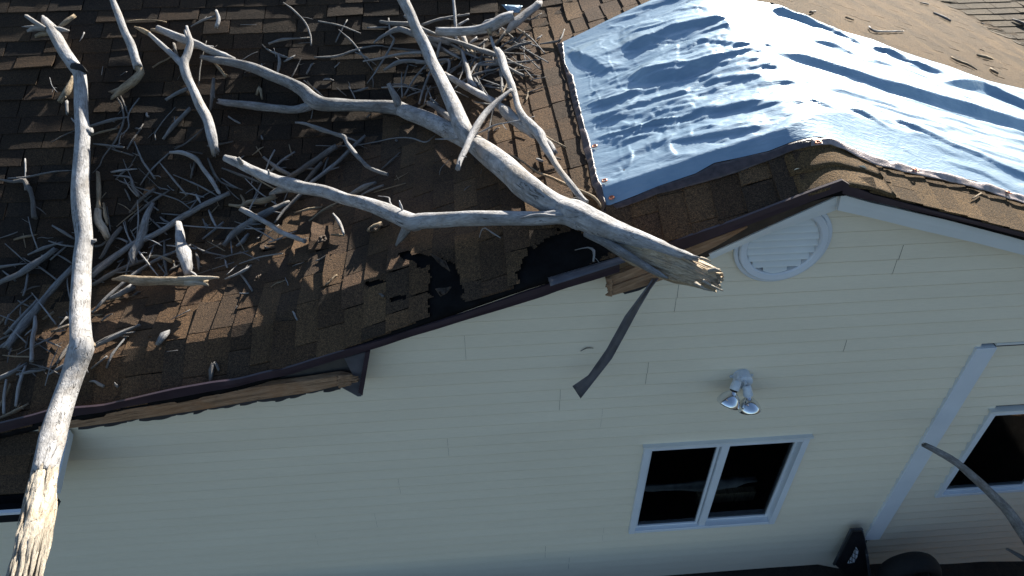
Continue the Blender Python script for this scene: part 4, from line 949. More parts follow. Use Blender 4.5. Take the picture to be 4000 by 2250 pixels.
STK2 = '''
g .5 .5 B 940 165 28 1050 178 40 1160 182 40
g .4 .4 B 840 210 14 1000 205 14
g .8 .5 B 1000 140 14 1015 270 20 1042 300 22 960 450 18 900 545 14 838 628 6
g .5 .5 B 1250 190 24 1400 142 26 1612 106 18
g .4 .4 B 440 432 12 600 426 20 750 376 20 880 346 14 960 346 10
d .5 .5 B 960 350 10 1100 372 18 1262 388 18
g .5 .4 B 625 225 8 720 310 14 800 412 15 882 532 6
g .4 .4 B 750 395 12 830 432 13 905 488 7
g .3 .3 B 470 160 12 620 190 14 790 252 9
g .4 .8 B 208 20 7 300 92 16 370 172 17 410 262 17 416 342 14
g .3 .3 B 98 328 18 200 300 22 402 285 14
g .2 .2 B 320 326 4 410 320 6
w .7 .7 B 810 462 12 960 436 20 1100 406 24 1262 396 24
g .5 .5 B 970 527 8 1080 472 40 1200 462 40 1282 472 30
g .6 .9 B 1100 545 8 1098 640 14 1104 732 16
g .6 .9 B 1120 720 15 1190 602 17 1292 480 14
g .6 .9 B 1232 782 18 1270 652 23 1312 540 18
g .6 1.0 B 1268 790 10 1290 702 14 1316 650 12
d .4 .4 B 1112 620 14 1150 482 14
g .3 .3 B 1030 635 12 1120 640 16 1205 685 14
g .8 .8 C 240 475 18 322 468 32 420 458 26 484 456 30 492 505 26 470 562 14
w 1.3 1.0 C 628 652 8 650 572 16 700 492 19 780 464 14 845 466 11
g 1.0 .8 C 700 492 26 850 482 30 1000 472 20 1172 450 8
g 1.3 1.0 C 838 452 26 940 512 28 1052 572 24
g .9 .9 C 908 438 26 1000 482 16 1112 522 7
w .9 .9 C 590 380 28 620 482 40 650 600 46 690 662 40
g .7 .7 C 680 590 28 730 662 25 762 712 8
g 1.0 1.0 C 520 682 18 600 612 20 700 556 20 840 522 15 882 502 10
d .7 .7 C 690 652 13 760 572 15 872 532 9
g .8 .8 C 880 530 30 890 612 26 892 702 20
d .8 .8 C 890 402 34 1000 352 36 1112 318 26
w 1.0 1.0 C 600 280 38 622 342 34
w .8 .8 C 640 332 24 700 290 30
w .8 .8 C 555 192 24 636 144 16
g .5 .5 C 490 560 18 570 490 20 602 420 18
w .8 .8 C 450 370 20 500 402 22 572 440 18
d .8 .8 C 700 362 22 780 300 20
d 1.0 .8 C 920 240 28 850 332 24
g .5 .5 C 1010 290 9 1070 312 10 1110 316 6
g 1.0 1.0 C 400 440 24 420 342 30 440 290 13
g .6 .6 C 340 780 42 420 832 60 510 905 56
g .9 .9 C 350 742 18 412 792 20
t .4 .4 C 308 780 9 330 692 14 352 650 10
t .3 .3 C 1010 682 6 1100 664 8 1172 640 6
g .3 .3 C 1178 332 12 1280 316 18 1330 300 18 1362 222 10
t .3 .3 C 990 990 12 1092 1002 10
d .7 .7 C 640 460 20 760 430 22 900 470 20
d .6 .6 C 560 330 18 600 460 22 590 560 18
d .7 .7 C 700 420 20 640 520 22 560 560 18
d .8 .8 C 760 300 16 740 430 20 700 560 16
g .9 .9 C 500 330 22 620 400 24 720 440 18
g .6 .6 C 820 480 18 760 540 20 640 600 18
d .5 .5 C 320 300 30 450 380 34 560 420 26
d .6 .6 C 420 600 18 520 520 20 640 480 16
g .8 .8 C 480 240 14 560 300 20 640 400 20
w .7 .7 C 735 190 18 770 160 34 830 145 24
t .4 .4 C 600 340 28 680 410 34 720 460 20
d .5 .5 C 950 330 18 1010 300 22 1060 240 14
g .5 .5 C 1050 120 10 1100 150 14 1190 100 8
g .4 .4 A 1255 752 24 1340 702 31 1422 665 30
d .5 .5 A 1612 600 30 1602 702 36 1585 832 20
d .3 .3 A 880 730 16 920 802 20 936 902 18 900 1002 17 860 1082 18 780 1182 12 750 1252 10 698 1306 7
g .4 .4 A 1050 740 11 970 862 14 972 962 12 908 1022 8
g .4 .4 A 678 952 24 800 916 30 962 884 15
t .2 .2 A 690 1022 10 780 992 24 882 970 10
d .2 .2 A 385 1075 5 480 1022 12 562 985 8
g .3 .3 A 705 1085 10 800 1096 20 932 1112 18
g .2 .2 A 1322 810 5 1240 902 9 1190 972 10 1168 1012 10 1176 1056 8
g .3 .3 A 1232 1046 14 1300 962 36 1432 820 30
d .4 .4 A 1555 950 10 1430 1062 14 1318 1126 13
g .3 .3 A 1282 1150 10 1180 1242 14 1110 1322 12 1058 1396 7
d .2 .2 A 1410 1140 11 1526 1160 14
d .3 .3 A 1570 1198 14 1612 1302 20 1674 1382 9
g .3 .3 A 60 1345 12 200 1336 16 400 1296 14 562 1286 7
d .3 .3 A -20 1352 14 100 1370 25 182 1362 40 215 1422 44 F 222 262 45 246 352 40 262 480 38
g .6 .6 A 505 768 28 508 862 22
w .2 .2 A 375 585 5 395 650 8 432 696 4
w .2 .2 A 635 245 10 622 275 9 600 312 4
w .2 .2 A 776 500 5 766 566 5
t .2 .2 A 922 168 8 1020 155 12 1150 150 12 1252 166 14
g .3 .5 A 1440 200 10 1530 152 18 1622 122 14
w .6 .6 A 1632 85 26 1648 140 36 1632 200 32
d .3 .5 A 1500 650 10 1515 482 12 1558 310 7
t .3 .3 A 1618 478 18 1660 522 30 1702 578 22
g .2 .2 A 1815 186 5 1870 186 7 1932 186 5
d .4 .4 A 1312 330 22 1330 400 26 1346 430 18
d .3 .3 A 1345 440 12 1372 540 16 1402 630 10
d .3 .3 A 905 715 16 940 790 20 965 860 8
t .9 .9 F 782 378 20 797 472 32 812 532 20
d .6 .6 F 806 400 8 820 500 12 834 582 10
t .9 .9 F 765 336 8 800 294 7
g .4 .4 F 398 545 16 480 592 28 560 642 20
g .5 .5 F 210 902 18 200 992 18 174 1072 13
g .3 .3 F 212 762 13 330 712 28 474 668 18
g .3 .3 F 380 802 14 450 742 18 512 690 7
g .3 .3 F 38 680 7 120 752 12 196 822 8
g .3 .3 F -10 856 28 100 840 18 212 828 8
g .5 .5 F 700 882 28 850 772 30 1022 660 25
d .5 .5 F 690 992 28 850 902 40 1000 832 36 1112 800 24
g .4 .4 F 800 1102 14 900 1062 40 1000 1002 48
w .8 1.2 F 930 520 6 970 632 14 1050 742 16 1130 842 15 1192 922 7
g .3 .3 F 900 208 5 1050 260 12 1200 302 14 1350 352 12 1442 422 9
w .8 .9 F 1180 520 5 1400 546 12 1650 560 12 1932 568 13 G 660 762 8
g .5 .5 F 1450 688 7 1550 742 16 1702 772 7
d .4 .4 F 1240 655 10 1242 802 30 1262 922 14
g .3 .3 F 1190 830 12 1262 922 12
t .5 .5 F 1095 782 10 1200 776 30 1302 812 34
d .4 .4 F 922 556 30 850 642 40 790 742 36 758 792 22
g .2 .2 F 1045 110 4 1130 190 5 1212 272 4
d .4 .4 F 1162 270 24 1060 352 30 978 442 13
d .3 .3 F 1282 275 7 1150 362 25 1010 472 15 968 512 7
g .3 .3 F 1310 160 5 1480 232 15 1560 272 16 1642 322 9
g .3 .3 F 862 165 7 980 182 18 1002 252 30 1052 324 26
d .4 .4 F 1472 60 16 1440 182 18
w .5 .6 F 1575 428 12 1602 492 23 1632 552 20
g .4 .4 F 1528 646 12 1620 572 22 1682 520 17
g .3 .3 F 38 1362 22 120 1292 45 282 1108 34
g .3 .3 F 70 1216 9 150 1142 16 242 1066 11
t .3 .3 F 325 1250 18 402 1200 28
g .3 .3 F 388 1346 12 460 1312 22 532 1286 11
g .3 .3 F 440 1306 16 502 1236 22
g .3 .3 F 1204 1432 22 1240 1382 45 1278 1344 13
d .4 .4 F 700 1449 28 800 1402 40 950 1332 30 1062 1294 13
g .2 .2 F 1288 1252 6 1432 1180 10
g .3 .3 F 1600 872 6 1766 820 8
d .2 .2 F 1470 916 6 1588 875 7
g .3 .3 F 1660 796 7 1812 745 10
w .4 .4 F 1750 752 11 1735 600 11
w .4 .7 F 1698 946 6 1770 916 20 1840 882 30 1896 844 10
t .3 .3 F 685 1222 12 770 1216 16
g .3 .3 F 768 1262 6 800 1232 20 845 1208 6
d .3 .3 F 1480 750 18 1498 820 30 1500 880 14
d .5 .5 G 928 432 26 1000 352 40 1074 264 30
d .4 .4 G 1088 322 18 1122 228 18
g .5 .5 G 690 330 18 780 242 22 872 180 13
g .3 .3 G 640 222 18 740 302 42 836 352 26
d .3 .3 G 325 304 14 480 362 25 612 412 14
d .3 .3 G 218 230 16 270 352 25 324 416 10
g .3 .3 G 320 380 9 400 432 18 472 466 9
t .6 .6 G 378 580 12 470 592 36 520 562 40 640 552 54 724 518 38
t .7 .7 G 465 508 6 490 552 30 480 600 30
g .5 .5 G 545 560 14 580 500 16 624 408 11
w .5 .5 G 720 510 7 726 592 7
g .5 .5 G 785 562 8 818 486 8
w .5 .9 G 1163 648 18 1212 712 28 1242 802 20
g .5 .5 G 1288 502 22 1400 442 46 1484 412 22
g .5 .5 G 1358 516 11 1450 466 22 1542 434 18
t .3 .3 G 980 702 7 1100 612 25 1202 560 18
t .3 .3 G 870 642 13 980 612 22 1082 596 11
t .3 .3 G 1150 806 10 1200 808 26 1248 812 10
t .4 .5 G 1430 770 10 1480 750 60 1530 720 40
g .4 .4 G 435 890 10 480 850 36 522 800 22
g .4 .8 B 452 1098 6 600 1101 8 750 1096 12 900 1072 12 1050 1042 12 1170 1042 14 1280 1072 14 1352 1020 7
d .2 .2 B 940 1282 5 1012 1222 18 1086 1150 8
g .3 .3 B 170 405 18 175 470 30 160 560 22
g .3 .3 B 212 465 6 250 445 22 296 418 14
d .3 .3 B 255 602 8 285 555 14 340 440 6
t .3 .3 B 282 600 12 340 588 14 402 580 7
t .2 .2 B 5 715 10 30 660 30 45 745 12
w .4 .4 B 700 655 6 722 690 11 748 745 10
g .2 .2 B 735 692 14 790 680 18 845 662 12
d .2 .2 B 608 662 6 680 722 10
t .3 .3 B 388 612 10 440 682 12
g .4 .4 L 510 212 20 620 156 28 752 94 13
g .3 .3 L 492 330 10 575 266 12
g .4 .4 L -10 384 25 60 350 26 142 304 16
w .5 .5 L 22 572 16 24 482 20 34 392 14
w .5 .5 L 85 532 16 100 432 22 136 318 16
g .3 .3 L 92 362 12 160 350 20 248 336 5
g .4 .4 L 265 362 9 310 332 22 372 298 20
d .4 .4 L 308 302 14 342 250 25 382 200 24
t .3 .3 L 278 132 13 382 94 11
g .3 .3 L 200 170 7 260 186 12 328 216 7
g .3 .3 L 188 188 6 272 242 7
t .3 .3 L -10 602 18 80 562 24 152 520 11
g .3 .3 L 30 90 14 48 40 12
g .3 .3 L 848 200 14 880 150 40 912 132 18
d .2 .2 L 1135 402 8 1140 340 30 1160 300 22 1180 340 14
g .2 .2 L 900 240 3 958 232 4
d .3 .3 F 160 1050 10 240 1010 14 300 1000 10
g .4 .4 F 430 760 10 500 800 16 545 830 10
d .3 .3 F 720 700 16 770 690 20 830 640 14
d .3 .3 F 1000 620 10 1080 540 14 1160 500 8
g .3 .3 F 1120 712 7 1200 672 12 1290 640 7
d .3 .3 F 1370 345 7 1420 310 10 1475 290 6
g .2 .2 F 1220 452 8 1330 462 12 1370 462 7
w .3 .3 F 1480 308 12 1495 340 26 1515 374 10
d .3 .3 F 1640 200 10 1720 240 16 1830 272 10
w .5 1.0 H 720 632 7 735 580 10 762 562 12 820 600 14 878 635 9
w .4 .4 H 1440 728 6 1540 708 10 1585 740 26 1580 810 16
g .3 .3 H 418 160 3 430 110 5 500 40 3
d .2 .2 H 730 150 3 738 120 4
'''
KM = dict(w='wood', g='grey', d='dark', t='tan', r='raw')
def stick(line, name, label, cat, group, seed):
    t = line.split(None, 3); P, R, v = read(t[3], float(t[1])*.55, float(t[2])*.55)
    if len(R) > 1: R[0] = max(R[0], R[1]*.55); R[-1] = max(R[-1], R[-2]*.5)
    sd_ = max(5, min(14, int(5+max(R)*14)))
    R = [q*.88 for q in R]; mb = MB(); mb.add(*tube(P, R, seed, sd_, max(.25, max(R)*.8), .17, .9, 1.0, None, .2))
    g = random.Random(seed); Lt = sum(float(np.linalg.norm(P[i+1]-P[i])) for i in range(len(P)-1))
    for _ in range(g.choice([0, 1, 1, 2]) if Lt > 1.6 and len(P) > 2 else 0):
        i = g.randrange(1, len(P)-1) if len(P) > 2 else 0; d = P[i+1]-P[i]; d = d/(np.linalg.norm(d)+1e-6); n_ = np.array([-d[1], d[0], .15])*g.choice([-1, 1])
        L = g.uniform(.25, .9)*min(1.6, Lt*.35); rr = R[i]*g.uniform(.25, .45); q = P[i]+(P[i+1]-P[i])*g.random()*.6; e = q+(d*g.uniform(.5, 1)+n_*g.uniform(.5, .9))*L
        mb.add(*tube([q, (q+e)/2+n_*.06*L, e], [rr, rr*.8, rr*.45], seed+5, 6, .4, .15, 0, 1))
    o = build(name, mb.V, mb.F, M[KM[t[0]]], None, mb.U); tag(o, label, cat, group); return o, v
sd0 = 300
for ln in STK.strip().split('\n'):
    d, lab, cat = ln.split('|'); sd0 += 1
    stick(d, cat.replace(' ', '_'), lab, cat, None, sd0)

# landmarks used to say which small stick is which
LM = [(300, 95, 'the long trunk top'), (400, 480, 'the long trunk knot'), (400, 950, 'the middle of the long trunk'), (320, 1350, 'the trunk knot near the eave'),
      (530, 270, 'the tan splintered foot'), (750, 330, 'the Y shaped limb'), (840, 580, 'the broken foot of the Y limb'), (1050, 330, 'the upper fork of the grey branch'), (950, 410, 'the split left tip of the fork'),
      (1500, 420, 'the stub on the grey branch'), (1700, 300, 'the upright limb over the pile'), (1700, 100, 'the white curved log'), (2000, 260, 'the brush pile'), (1830, 230, 'the heart of the brush pile'), (2100, 520, 'the crossing limb'),
      (1850, 580, 'the curved white branch'), (1350, 570, 'the kinked grey branch'), (900, 640, 'the left tip of the lower limb arm'), (1180, 730, 'the lower limb arm'), (1050, 860, 'the straight white stick'),
      (730, 980, 'the thick white chunk'), (550, 900, 'the grey pointed chunk'), (400, 860, 'the gnarled tan knot'), (640, 1095, 'the tan log'), (1400, 830, 'the bend of the lower limb'), (2300, 950, 'the torn limb end'), (80, 1050, 'the mottled log at the left edge'),
      (100, 1300, 'the heavy left pole'), (110, 750, 'the left picture edge'), (1850, 1000, 'the torn hole in the shingles'), (800, 1480, 'the broken fascia'), (820, 80, 'the top edge of the rear slope'), (1200, 100, 'the shaded top shingles')]
used = {}
def describe(t, v):
    cx = sum(a[0] for a in v)/len(v); cy = sum(a[1] for a in v)/len(v); w_ = max(a[2] for a in v)
    lm = min(LM, key=lambda q: (q[0]-cx)**2+(q[1]-cy)**2); dx, dy = cx-lm[0], cy-lm[1]
    L = sum(math.hypot(v[i+1][0]-v[i][0], v[i+1][1]-v[i][1]) for i in range(len(v)-1)); ch = math.hypot(v[-1][0]-v[0][0], v[-1][1]-v[0][1])
    an = math.degrees(math.atan2(-(v[-1][1]-v[0][1]), v[-1][0]-v[0][0])) % 180
    ori = 'level' if an < 18 or an > 162 else 'upright' if 65 < an < 115 else 'rising' if an <= 65 else 'falling'
    shape = 'hooked' if ch < .8*L else 'bent' if ch < .965*L else 'straight'
    size = ('thick ' if w_ > 15 else '') if w_ > 9 else 'thin '; ln_ = 'long' if L > 190 else 'short' if L < 75 else 'mid length'
    colr = dict(w='white', g='grey', d='dark', t='tan', r='tan')[t[0]]
    noun = 'twig' if w_ < 9 else 'stick' if w_ < 17 else 'branch piece'
    rel = ('right of' if dx > 0 else 'left of') if abs(dx) > abs(dy)*1.3 else ('below' if dy > 0 else 'above')
    lab = f"{size}{ln_} {shape} {colr} {noun} {ori} {rel} {lm[2]}".replace('mid length ', '')
    return lab, noun, (cx, cy)
items = []
for ln in STK2.strip().split('\n'):
    sd0 += 1; o, v = stick(ln, 'twig', None, None, None, sd0); lab, noun, c = describe(ln, v); items.append([o, lab, noun, c, ln])
seen = {}
for it in items: seen.setdefault(it[1], []).append(it)
ORD = ['upper', 'lower', 'lowest', 'fourth down', 'fifth down', 'sixth down']
for lab, L in seen.items():
    if len(L) > 1:
        L.sort(key=lambda q: q[3][1]); names = ['upper', 'lower'] if len(L) == 2 else ['topmost', 'middle', 'lowest'] if len(L) == 3 else ['topmost', 'second', 'third', 'lowest']
        for a, it in zip(names, L): it[1] = a+' '+lab
for i, (o, lab, noun, c, ln) in enumerate(items):
    nm = noun.replace(' ', '_'); o.name = nm; o.data.name = nm
    tag(o, lab, 'branch' if noun == 'branch piece' else noun, 'sticks scattered on the roof')

# tiny splinters strewn about (real slivers, one object each)
rs = random.Random(21); spl = []
zones = [((450, 1250, 520, 900), 30), ((0, 560, 650, 1600), 36), ((450, 1500, 60, 520), 20), ((1750, 2150, 120, 420), 20), ((560, 1350, 850, 1150), 20), ((1500, 2250, 430, 900), 14), ((700, 1700, 1150, 1450), 9)]
for (x0, x1_, y0, y1_), n in zones:
    for _ in range(n):
        px, py = rs.uniform(x0, x1_), rs.uniform(y0, y1_)
        if px > 250 and py > 1640-.27*px: continue
        p = on(px, py, 0)
        if p[1] < -1.3: continue
        L = rs.uniform(.25, 1.1) if rs.random() < .75 else rs.uniform(1.1, 2.4); a = rs.uniform(0, pi); w_ = rs.uniform(.03, .11)*(1 if L < 1.1 else 1.2)
        P = []
        for t in (-.5, -.15, .2, .5):
            x = p[0]+cos(a)*L*t+rs.uniform(-.03, .03); y = p[1]+sin(a)*L*t+rs.uniform(-.03, .03); P.append(np.array([x, y, float(H(x, y))+.14+rs.uniform(0, .1)]))
        V, Fc, UV = tube(P, [w_*.6, w_*.75, w_*.65, w_*.45], rs.randrange(9999), 5, .5, .35, 1, 1.5)
        mk = rs.choice(['wood', 'grey', 'grey', 'tan', 'dark']); o = build('splinter', V, Fc, M[mk], None, UV)
        lm = min(LM, key=lambda q: (q[0]-px)**2+(q[1]-py)**2); dx, dy = px-lm[0], py-lm[1]; rel = ('right of' if dx > 0 else 'left of') if abs(dx) > abs(dy)*1.3 else ('below' if dy > 0 else 'above')
        colr = dict(wood='pale', grey='grey', tan='tan', dark='dark')[mk]; spl.append([o, f"{'tiny' if L < .6 else 'small' if L < 1.1 else 'longer'} {colr} splinter {rel} {lm[2]}", py])

ss = {}
for q in spl: ss.setdefault(q[1], []).append(q)
for lab, L in ss.items():
    L.sort(key=lambda q: q[2]); nn = {1: [''], 2: ['upper ', 'lower '], 3: ['highest ', 'middle ', 'lowest ']}.get(len(L))
    for i, q in enumerate(L): tag(q[0], ((nn[i] if nn else ['highest ', 'second ', 'third ', 'fourth ', 'fifth ', 'sixth '][min(i, 5)])+q[1]), 'splinter', 'tiny splinters on the shingles')
# fine straight twigs lying in the two tangles
rs = random.Random(5); gen = []
for (x0, x1_, y0, y1_), n in [((1560, 2090, 90, 420), 30), ((470, 1120, 620, 1080), 28), ((0, 330, 900, 1500), 20)]:
    for _ in range(n):
        px, py = rs.uniform(x0, x1_), rs.uniform(y0, y1_); a = rs.gauss(2.5, .7) if rs.random() < .7 else rs.uniform(0, pi); L = rs.uniform(28, 95); w_ = rs.uniform(3.5, 9); e = rs.uniform(.1, 1.3)
        b = a+rs.uniform(-.25, .25); pts = [(px-cos(a)*L, py-sin(a)*L*-1, w_), (px, py, w_), (px+cos(b)*L*.9, py-sin(b)*L*.9, w_*.6)]
        if any(q[0] > 250 and q[1] > 1600-.27*q[0] for q in pts) or any(q[1] < -60 for q in pts): continue
        ln = f"{rs.choice('wggggdt')} {e:.2f} {max(.1, e+rs.uniform(-.4, .4)):.2f} X "+' '.join(f'{q[0]:.0f} {q[1]:.0f} {q[2]:.0f}' for q in pts)
        sd0 += 1; o, v = stick(ln, 'twig', None, None, None, sd0); gen.append([o]+list(describe(ln, v))[:2]+[py])
gg = {}
have = {it[1] for it in items}
for q in gen: gg.setdefault(q[1], []).append(q)
for lab, L in gg.items():
    L.sort(key=lambda q: q[3])
    for i, q in enumerate(L):
        pre = '' if len(L) == 1 else ['highest ', 'next ', 'third ', 'fourth ', 'fifth ', 'sixth '][min(i, 5)]
        tag(q[0], pre+lab.replace(' twig', ' hair-fine twig').replace('thin ', ''), 'twig', 'fine twigs in the tangles')
# debris on the sunlit right roof
for tx, k_, lab in [('X 3395 105 8 3420 122 9 3530 122 5', 'w', 'small pale bent twig on the sunlit tan shingles'), ('E 1345 950 30 1450 1010 40 1600 1060 40 1770 1160 18', 't', 'longest brown bark stick on the sunlit right shingles'),
                    ('E 1780 915 30 1900 945 50 2030 985 36', 't', 'grey bark curl right of the longest bark stick'), ('E 2000 1140 36 2060 1180 50 2120 1220 36', 't', 'stubby pale wood bit nearest the right picture edge'),
                    ('E 1060 215 30 1150 250 36 1250 300 40 1335 345 30', 'g', 'grey stick lying in the valley at upper right'), ('E 830 45 18 900 55 24 968 70 24', 'g', 'short grey stick at the top of the right valley'),
                    ('E 1830 820 22 1895 850 16', 't', 'tiny brown bark bit above the grey bark curl'), ('E 1850 385 30 1890 400 26', 'd', 'dark speck of bark on the far right shingles'), ('E 2370 325 30 2470 355 56 2600 420 60', 'g', 'grey branch entering at the right edge of the far slope'),
                    ('X 3165 48 9 3185 44 8', 'd', 'dark bark bit just beyond the tarp top edge'), ('X 3305 68 8 3335 78 6', 't', 'brown bark bit left of the small pale bent twig'), ('X 3015 18 16 3035 22 8', 'd', 'dark bark crumb by the tarp top edge'),
                    ('X 3795 778 4 3815 765 8 3832 755 6', 't', 'small twig on the tan ridge shingles below the tarp')]:
    P, R, v = read(tx, .08, .08); V, Fc, UV = tube(P, R, len(lab), 7, .4, .2, 1, 1); o = build('bark_piece' if 'bark' in lab else 'twig', V, Fc, M[KM[k_]], None, UV); tag(o, lab, 'twig' if 'twig' in lab or 'stick' in lab or 'branch' in lab else 'bark piece')

# torn shingle scraps
for pts, lab in [([(1440, 895), (1490, 868), (1496, 885), (1450, 905)], 'grey green shingle scrap on the sunlit shingles'), ([(1245, 925), (1270, 918), (1278, 938), (1240, 950)], 'curled scrap beside the end of the straight white stick'),
                 ([(1700, 1128), (1765, 1120), (1745, 1145), (1722, 1158)], 'grey felt scrap inside the torn hole'), ([(1680, 990), (1740, 1020), (1758, 1060), (1720, 1035)], 'torn shingle flap curling over the hole'),
                 ([(1000, 1080), (1020, 1070), (1010, 1090), (995, 1096)], 'small scrap near the shadowed shingles')]:
    o = quadpatch(pts, .35, 'shingle_scrap', M['deck'], None, 8, 5, .5, .04, len(lab)); tag(o, lab, 'shingle scrap')
o = quadpatch([(1958, 18), (2040, 22), (2030, 50), (1990, 48)], .4, 'metal_flashing', M['tarp'], None, 8, 5, .4, .03, 4); tag(o, 'small bent silver flashing behind the white curved log', 'flashing')

# ================================================================= THINGS ON THE WALL
# hanging bent trim strip
Lf = [(2549, 1088), (2520, 1130), (2441, 1235), (2368, 1367), (2298, 1467), (2236, 1509)]; Rt = [(2572, 1086), (2540, 1130), (2497, 1203), (2443, 1304), (2391, 1400), (2268, 1557)]
V = []; n = 30
for i in range(n+1):
    t = i/n*(len(Lf)-1); a = min(int(t), len(Lf)-2); f = t-a
    l = np.array(Lf[a])*(1-f)+np.array(Lf[a+1])*f; r = np.array(Rt[a])*(1-f)+np.array(Rt[a+1])*f
    yy = -1.5-.4*sin(i/n*2.6)
    for j in range(5):
        g = j/4; p = l*(1-g)+r*g; V.append(atY(p[0], p[1], yy-.5*g+(.14 if j == 1 else 0)).tolist())
Fc = [(i*5+j, (i+1)*5+j, (i+1)*5+j+1, i*5+j+1) for i in range(n) for j in range(4)]
o = build('metal_strip', V, Fc, M['strip'], None, smooth=True); md = o.modifiers.new('t', 'SOLIDIFY'); md.thickness = .002; tag(o, 'dark bent metal trim strip dangling from the broken rake', 'metal strip')
wt = [atY(x, y, -.2) for x, y in ((2268, 1372), (2290, 1360), (2318, 1360))]
V, Fc, UV = tube(wt, [.02, .035, .02], 3, 5, .3); tag(build('twig', V, Fc, M['dark'], None, UV), 'tiny dark twig caught on the siding left of the metal strip', 'twig')

# floodlight
fb = atY(2896, 1462, -.1)
FLt = empty('floodlight', fb, 'white twin floodlight with two silver bulbs on the siding above the window', 'floodlight')
def axial(prof, A, B, name, m_, seg=28):
    A = np.array(A); B = np.array(B); d = B-A; L = np.linalg.norm(d); d /= L; e1 = np.cross(d, [0.1, 0, 1]); e1 /= np.linalg.norm(e1); e2 = np.cross(d, e1); V = []
    k = len(prof)
    for i in range(seg):
        a = 2*pi*i/seg
        for t, r in prof: V.append((A+d*L*t+r*(cos(a)*e1+sin(a)*e2)).tolist())
    Fc = [(i*k+j, i*k+j+1, ((i+1) % seg)*k+j+1, ((i+1) % seg)*k+j) for i in range(seg) for j in range(k-1)]
    return build(name, V, Fc, m_, FLt, smooth=True)
bc = np.array([fb[0], 0, fb[2]-.1])
axial([(0, .55), (.9, .55), (1, .50), (1, 0)], bc+[0, -.05, 0], bc+[0, -.75, 0], 'junction_box', M['lampw'])
tb_ = MB()
for s_ in (-1, 1): tb_.box((bc[0]+s_*.62-.12, -.2, bc[2]-.08), (bc[0]+s_*.62+.12, -.12, bc[2]+.12))
bevel(tb_.build('mounting_tab', M['lampw'], FLt), .003)
Zb = (2700, 1380, .20704)
def zb(x, y, Y): return atY(Zb[0]+x*Zb[2], Zb[1]+y*Zb[2], Y)
axial([(0, .10), (1, .10)], zb(885, 440, -.75), zb(870, 520, -1.05), 'swivel_arm', M['lampw'], 12)
axial([(0, .10), (1, .10)], zb(1000, 520, -.75), zb(1045, 610, -1.1), 'swivel_arm', M['lampw'], 12)
axial([(0, .0), (.0, .17), (.15, .26), (.95, .30), (1, .27), (1, 0)], zb(875, 500, -1.0), zb(808, 690, -1.35), 'lamp_holder', M['lampw'])
axial([(0, .0), (.0, .17), (.15, .26), (.95, .30), (1, .27), (1, 0)], zb(1045, 600, -1.05), zb(1075, 800, -1.35), 'lamp_holder', M['lampw'])
b0 = zb(808, 690, -1.36); axial([(-.02, .22), (.08, .22), (.08, .19), (.16, .20)], b0, b0+np.array([-.34, -.35, -.85]), 'gasket', M['rubber'])
bulbp = [(0, .17), (.10, .20), (.22, .36), (.42, .54), (.68, .66), (.88, .71), (.95, .69), (1.0, .5), (1.03, 0)]
b0 = zb(803, 705, -1.4); axial(bulbp, b0, b0+np.array([-.34, -.35, -.85]), 'bulb', M['mirror'], 40)
b0 = zb(1078, 810, -1.4); axial(bulbp, b0, b0+np.array([.08, -.45, -.85]), 'bulb', M['mirror'], 40)

fe = empty('shade_fence', (20, -15, -GZ), 'added row of boards out of view, shading the foot of the wall', 'shade_fence')  # unseen boards, added only to darken the foot of the wall
fm = MB(); x = -34.0
while x < 66:
    hgt_ = (5.5 if x < 20 else 5.5+min(9, (x-20)*.45))+random.uniform(-.2, .2); yy = -15; fm.box((x, yy, -GZ-3), (x+1.32, yy+.18, -GZ+hgt_)); x += 1.42
fm.build('boards', M['lumber'], fe)
# things at the bottom right
T = empty('mesh_frame', atY(3330, 2200, -1.0), 'dark metal frame with a torn wire mesh patch leaning by the corner post', 'frame')
fr = MB()
def bar(a, b, w_, m_=None):
    fr.add(*tube([np.array(a), (np.array(a)+np.array(b))/2, np.array(b)], [w_]*3, 1, 6, 2, .03))
pA = [atY(3325, 2068, -.5), atY(3365, 2066, -.5), atY(3258, 2205, -1.2), atY(3340, 2262, -1.4), atY(3385, 2160, -1.2), atY(3400, 2262, -1.6)]
bar(pA[0], pA[1], .12); bar(pA[0], pA[2], .12); bar(pA[1], pA[4], .12); bar(pA[4], pA[5], .12)
build('frame', fr.V, fr.F, M['metal'], T, fr.U)
pn = MB(); q = [(3328, 2072), (3366, 2070), (3392, 2180), (3402, 2262), (3330, 2262), (3285, 2225), (3262, 2203)]
pn.add([atY(x, y, -1.0-.1*i*.3).tolist() for i, (x, y) in enumerate(q)], [tuple(range(len(q)))]); o = pn.build('panel', M['gutter'], T); md = o.modifiers.new('t', 'SOLIDIFY'); md.thickness = .01
pw = MB(); q = [(3343, 2136), (3352, 2150), (3348, 2172), (3335, 2196), (3310, 2198), (3330, 2165)]
pw.add([atY(x, y, -1.35).tolist() for x, y in q], [tuple(range(len(q)))]); o = pw.build('mesh_patch', M['white'], T); md = o.modifiers.new('t', 'SOLIDIFY'); md.thickness = .006
wr_ = MB()
for a, b in [((3338, 2140), (3350, 2152)), ((3330, 2158), (3350, 2168)), ((3322, 2172), (3345, 2186)), ((3314, 2186), (3335, 2198)), ((3330, 2150), (3328, 2198)), ((3340, 2140), (3340, 2196)), ((3318, 2175), (3318, 2198))]:
    wr_.add(*tube([atY(*a, -1.45), (atY(*a, -1.45)+atY(*b, -1.45))/2, atY(*b, -1.45)], [.025]*3, 2, 5, 1, .1))
wr_.build('wire', M['wire'], T)
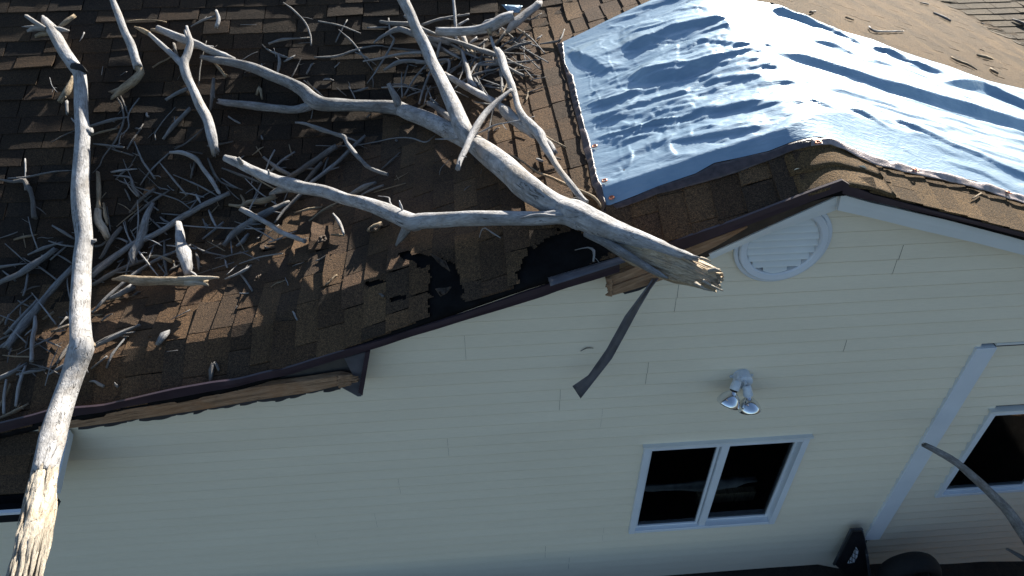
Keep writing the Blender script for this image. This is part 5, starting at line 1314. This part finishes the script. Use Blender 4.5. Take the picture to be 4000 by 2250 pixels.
# tyre
tc = atZ(3605, 2262, -GZ+.2); tc = np.array([tc[0], tc[1]-.6, -GZ+2.6])
T = empty('tyre', (37.5, -2.6, -GZ-2.4), 'black tyre standing against the lower siding at bottom right', 'tyre')
V = []; k = 14
cen = atY(3603, 2168, -2.6); cen = cen-np.array([0, 0, 2.1])
for i in range(48):
    a = 2*pi*i/48
    for j in range(k):
        b = 2*pi*j/k; rr = 1.95+.5*cos(b)*1.0; V.append((cen[0]+rr*cos(a), cen[1]+.85*sin(b), cen[2]-.9+rr*sin(a)))
build('tread', V, [(i*k+j, i*k+(j+1) % k, ((i+1) % 48)*k+(j+1) % k, ((i+1) % 48)*k+j) for i in range(48) for j in range(k)], M['rubber'], T)
V = []
for i in range(40):
    a = 2*pi*i/40; V += [(cen[0]+1.3*cos(a), cen[1]-.4, cen[2]-.9+1.3*sin(a)), (cen[0]+1.42*cos(a), cen[1]-.5, cen[2]-.9+1.42*sin(a)), (cen[0]+1.0*cos(a), cen[1]-.1, cen[2]-.9+1.0*sin(a))]
build('rim', V, [(i*3+j, i*3+j+1, ((i+1) % 40)*3+j+1, ((i+1) % 40)*3+j) for i in range(40) for j in range(2)]+[tuple(i*3+2 for i in range(40))], M['metal'], T)
# red can
rc_ = atY(3010, 2292, -1.5); V = []; pr = [(0, 0), (.8, 0), (.85, .1), (.85, 2.0), (.7, 2.3), (.25, 2.4), (.25, 2.7), (0, 2.7)]
pr = [(r, h) for r, h in pr]; bz = -GZ
hh = (rc_[2]-bz)/2.7+.03
for i in range(28):
    a = 2*pi*i/28
    for r, h in pr: V.append((rc_[0]+r*cos(a), rc_[1]+r*sin(a), bz+h*hh))
kk = len(pr)
o = build('fuel_can', V, [(i*kk+j, ((i+1) % 28)*kk+j, ((i+1) % 28)*kk+j+1, i*kk+j+1) for i in range(28) for j in range(kk-1)], M['red']); tag(o, 'red can on the dark ground at the bottom of the wall', 'can')

# limb in front of the right window
T = empty('leaning_limb', atY(3900, 2100, -4), 'weathered limb curving down in front of the right hand window', 'tree limb')
P, R, v = read('R 1185 462 42 1300 520 50 1420 590 54 1550 700 62 1700 840 66 1820 970 74 1932 1130 82 2020 1300 88 2080 1500 88', Y=(-3.0, -5.5))
V, Fc, UV = tube(P, R, 61, 20, .4, .07, 1.0, 0); build('trunk', V, Fc, M['grey'], T, UV)
P, R, v = read('R 1802 1245 18 1860 1275 26 1920 1310 34 2020 1380 44', Y=(-4.6, -5.2)); V, Fc, UV = tube(P, R, 62, 10, .4, .1, 1, 0); build('branch', V, Fc, M['grey'], T, UV)
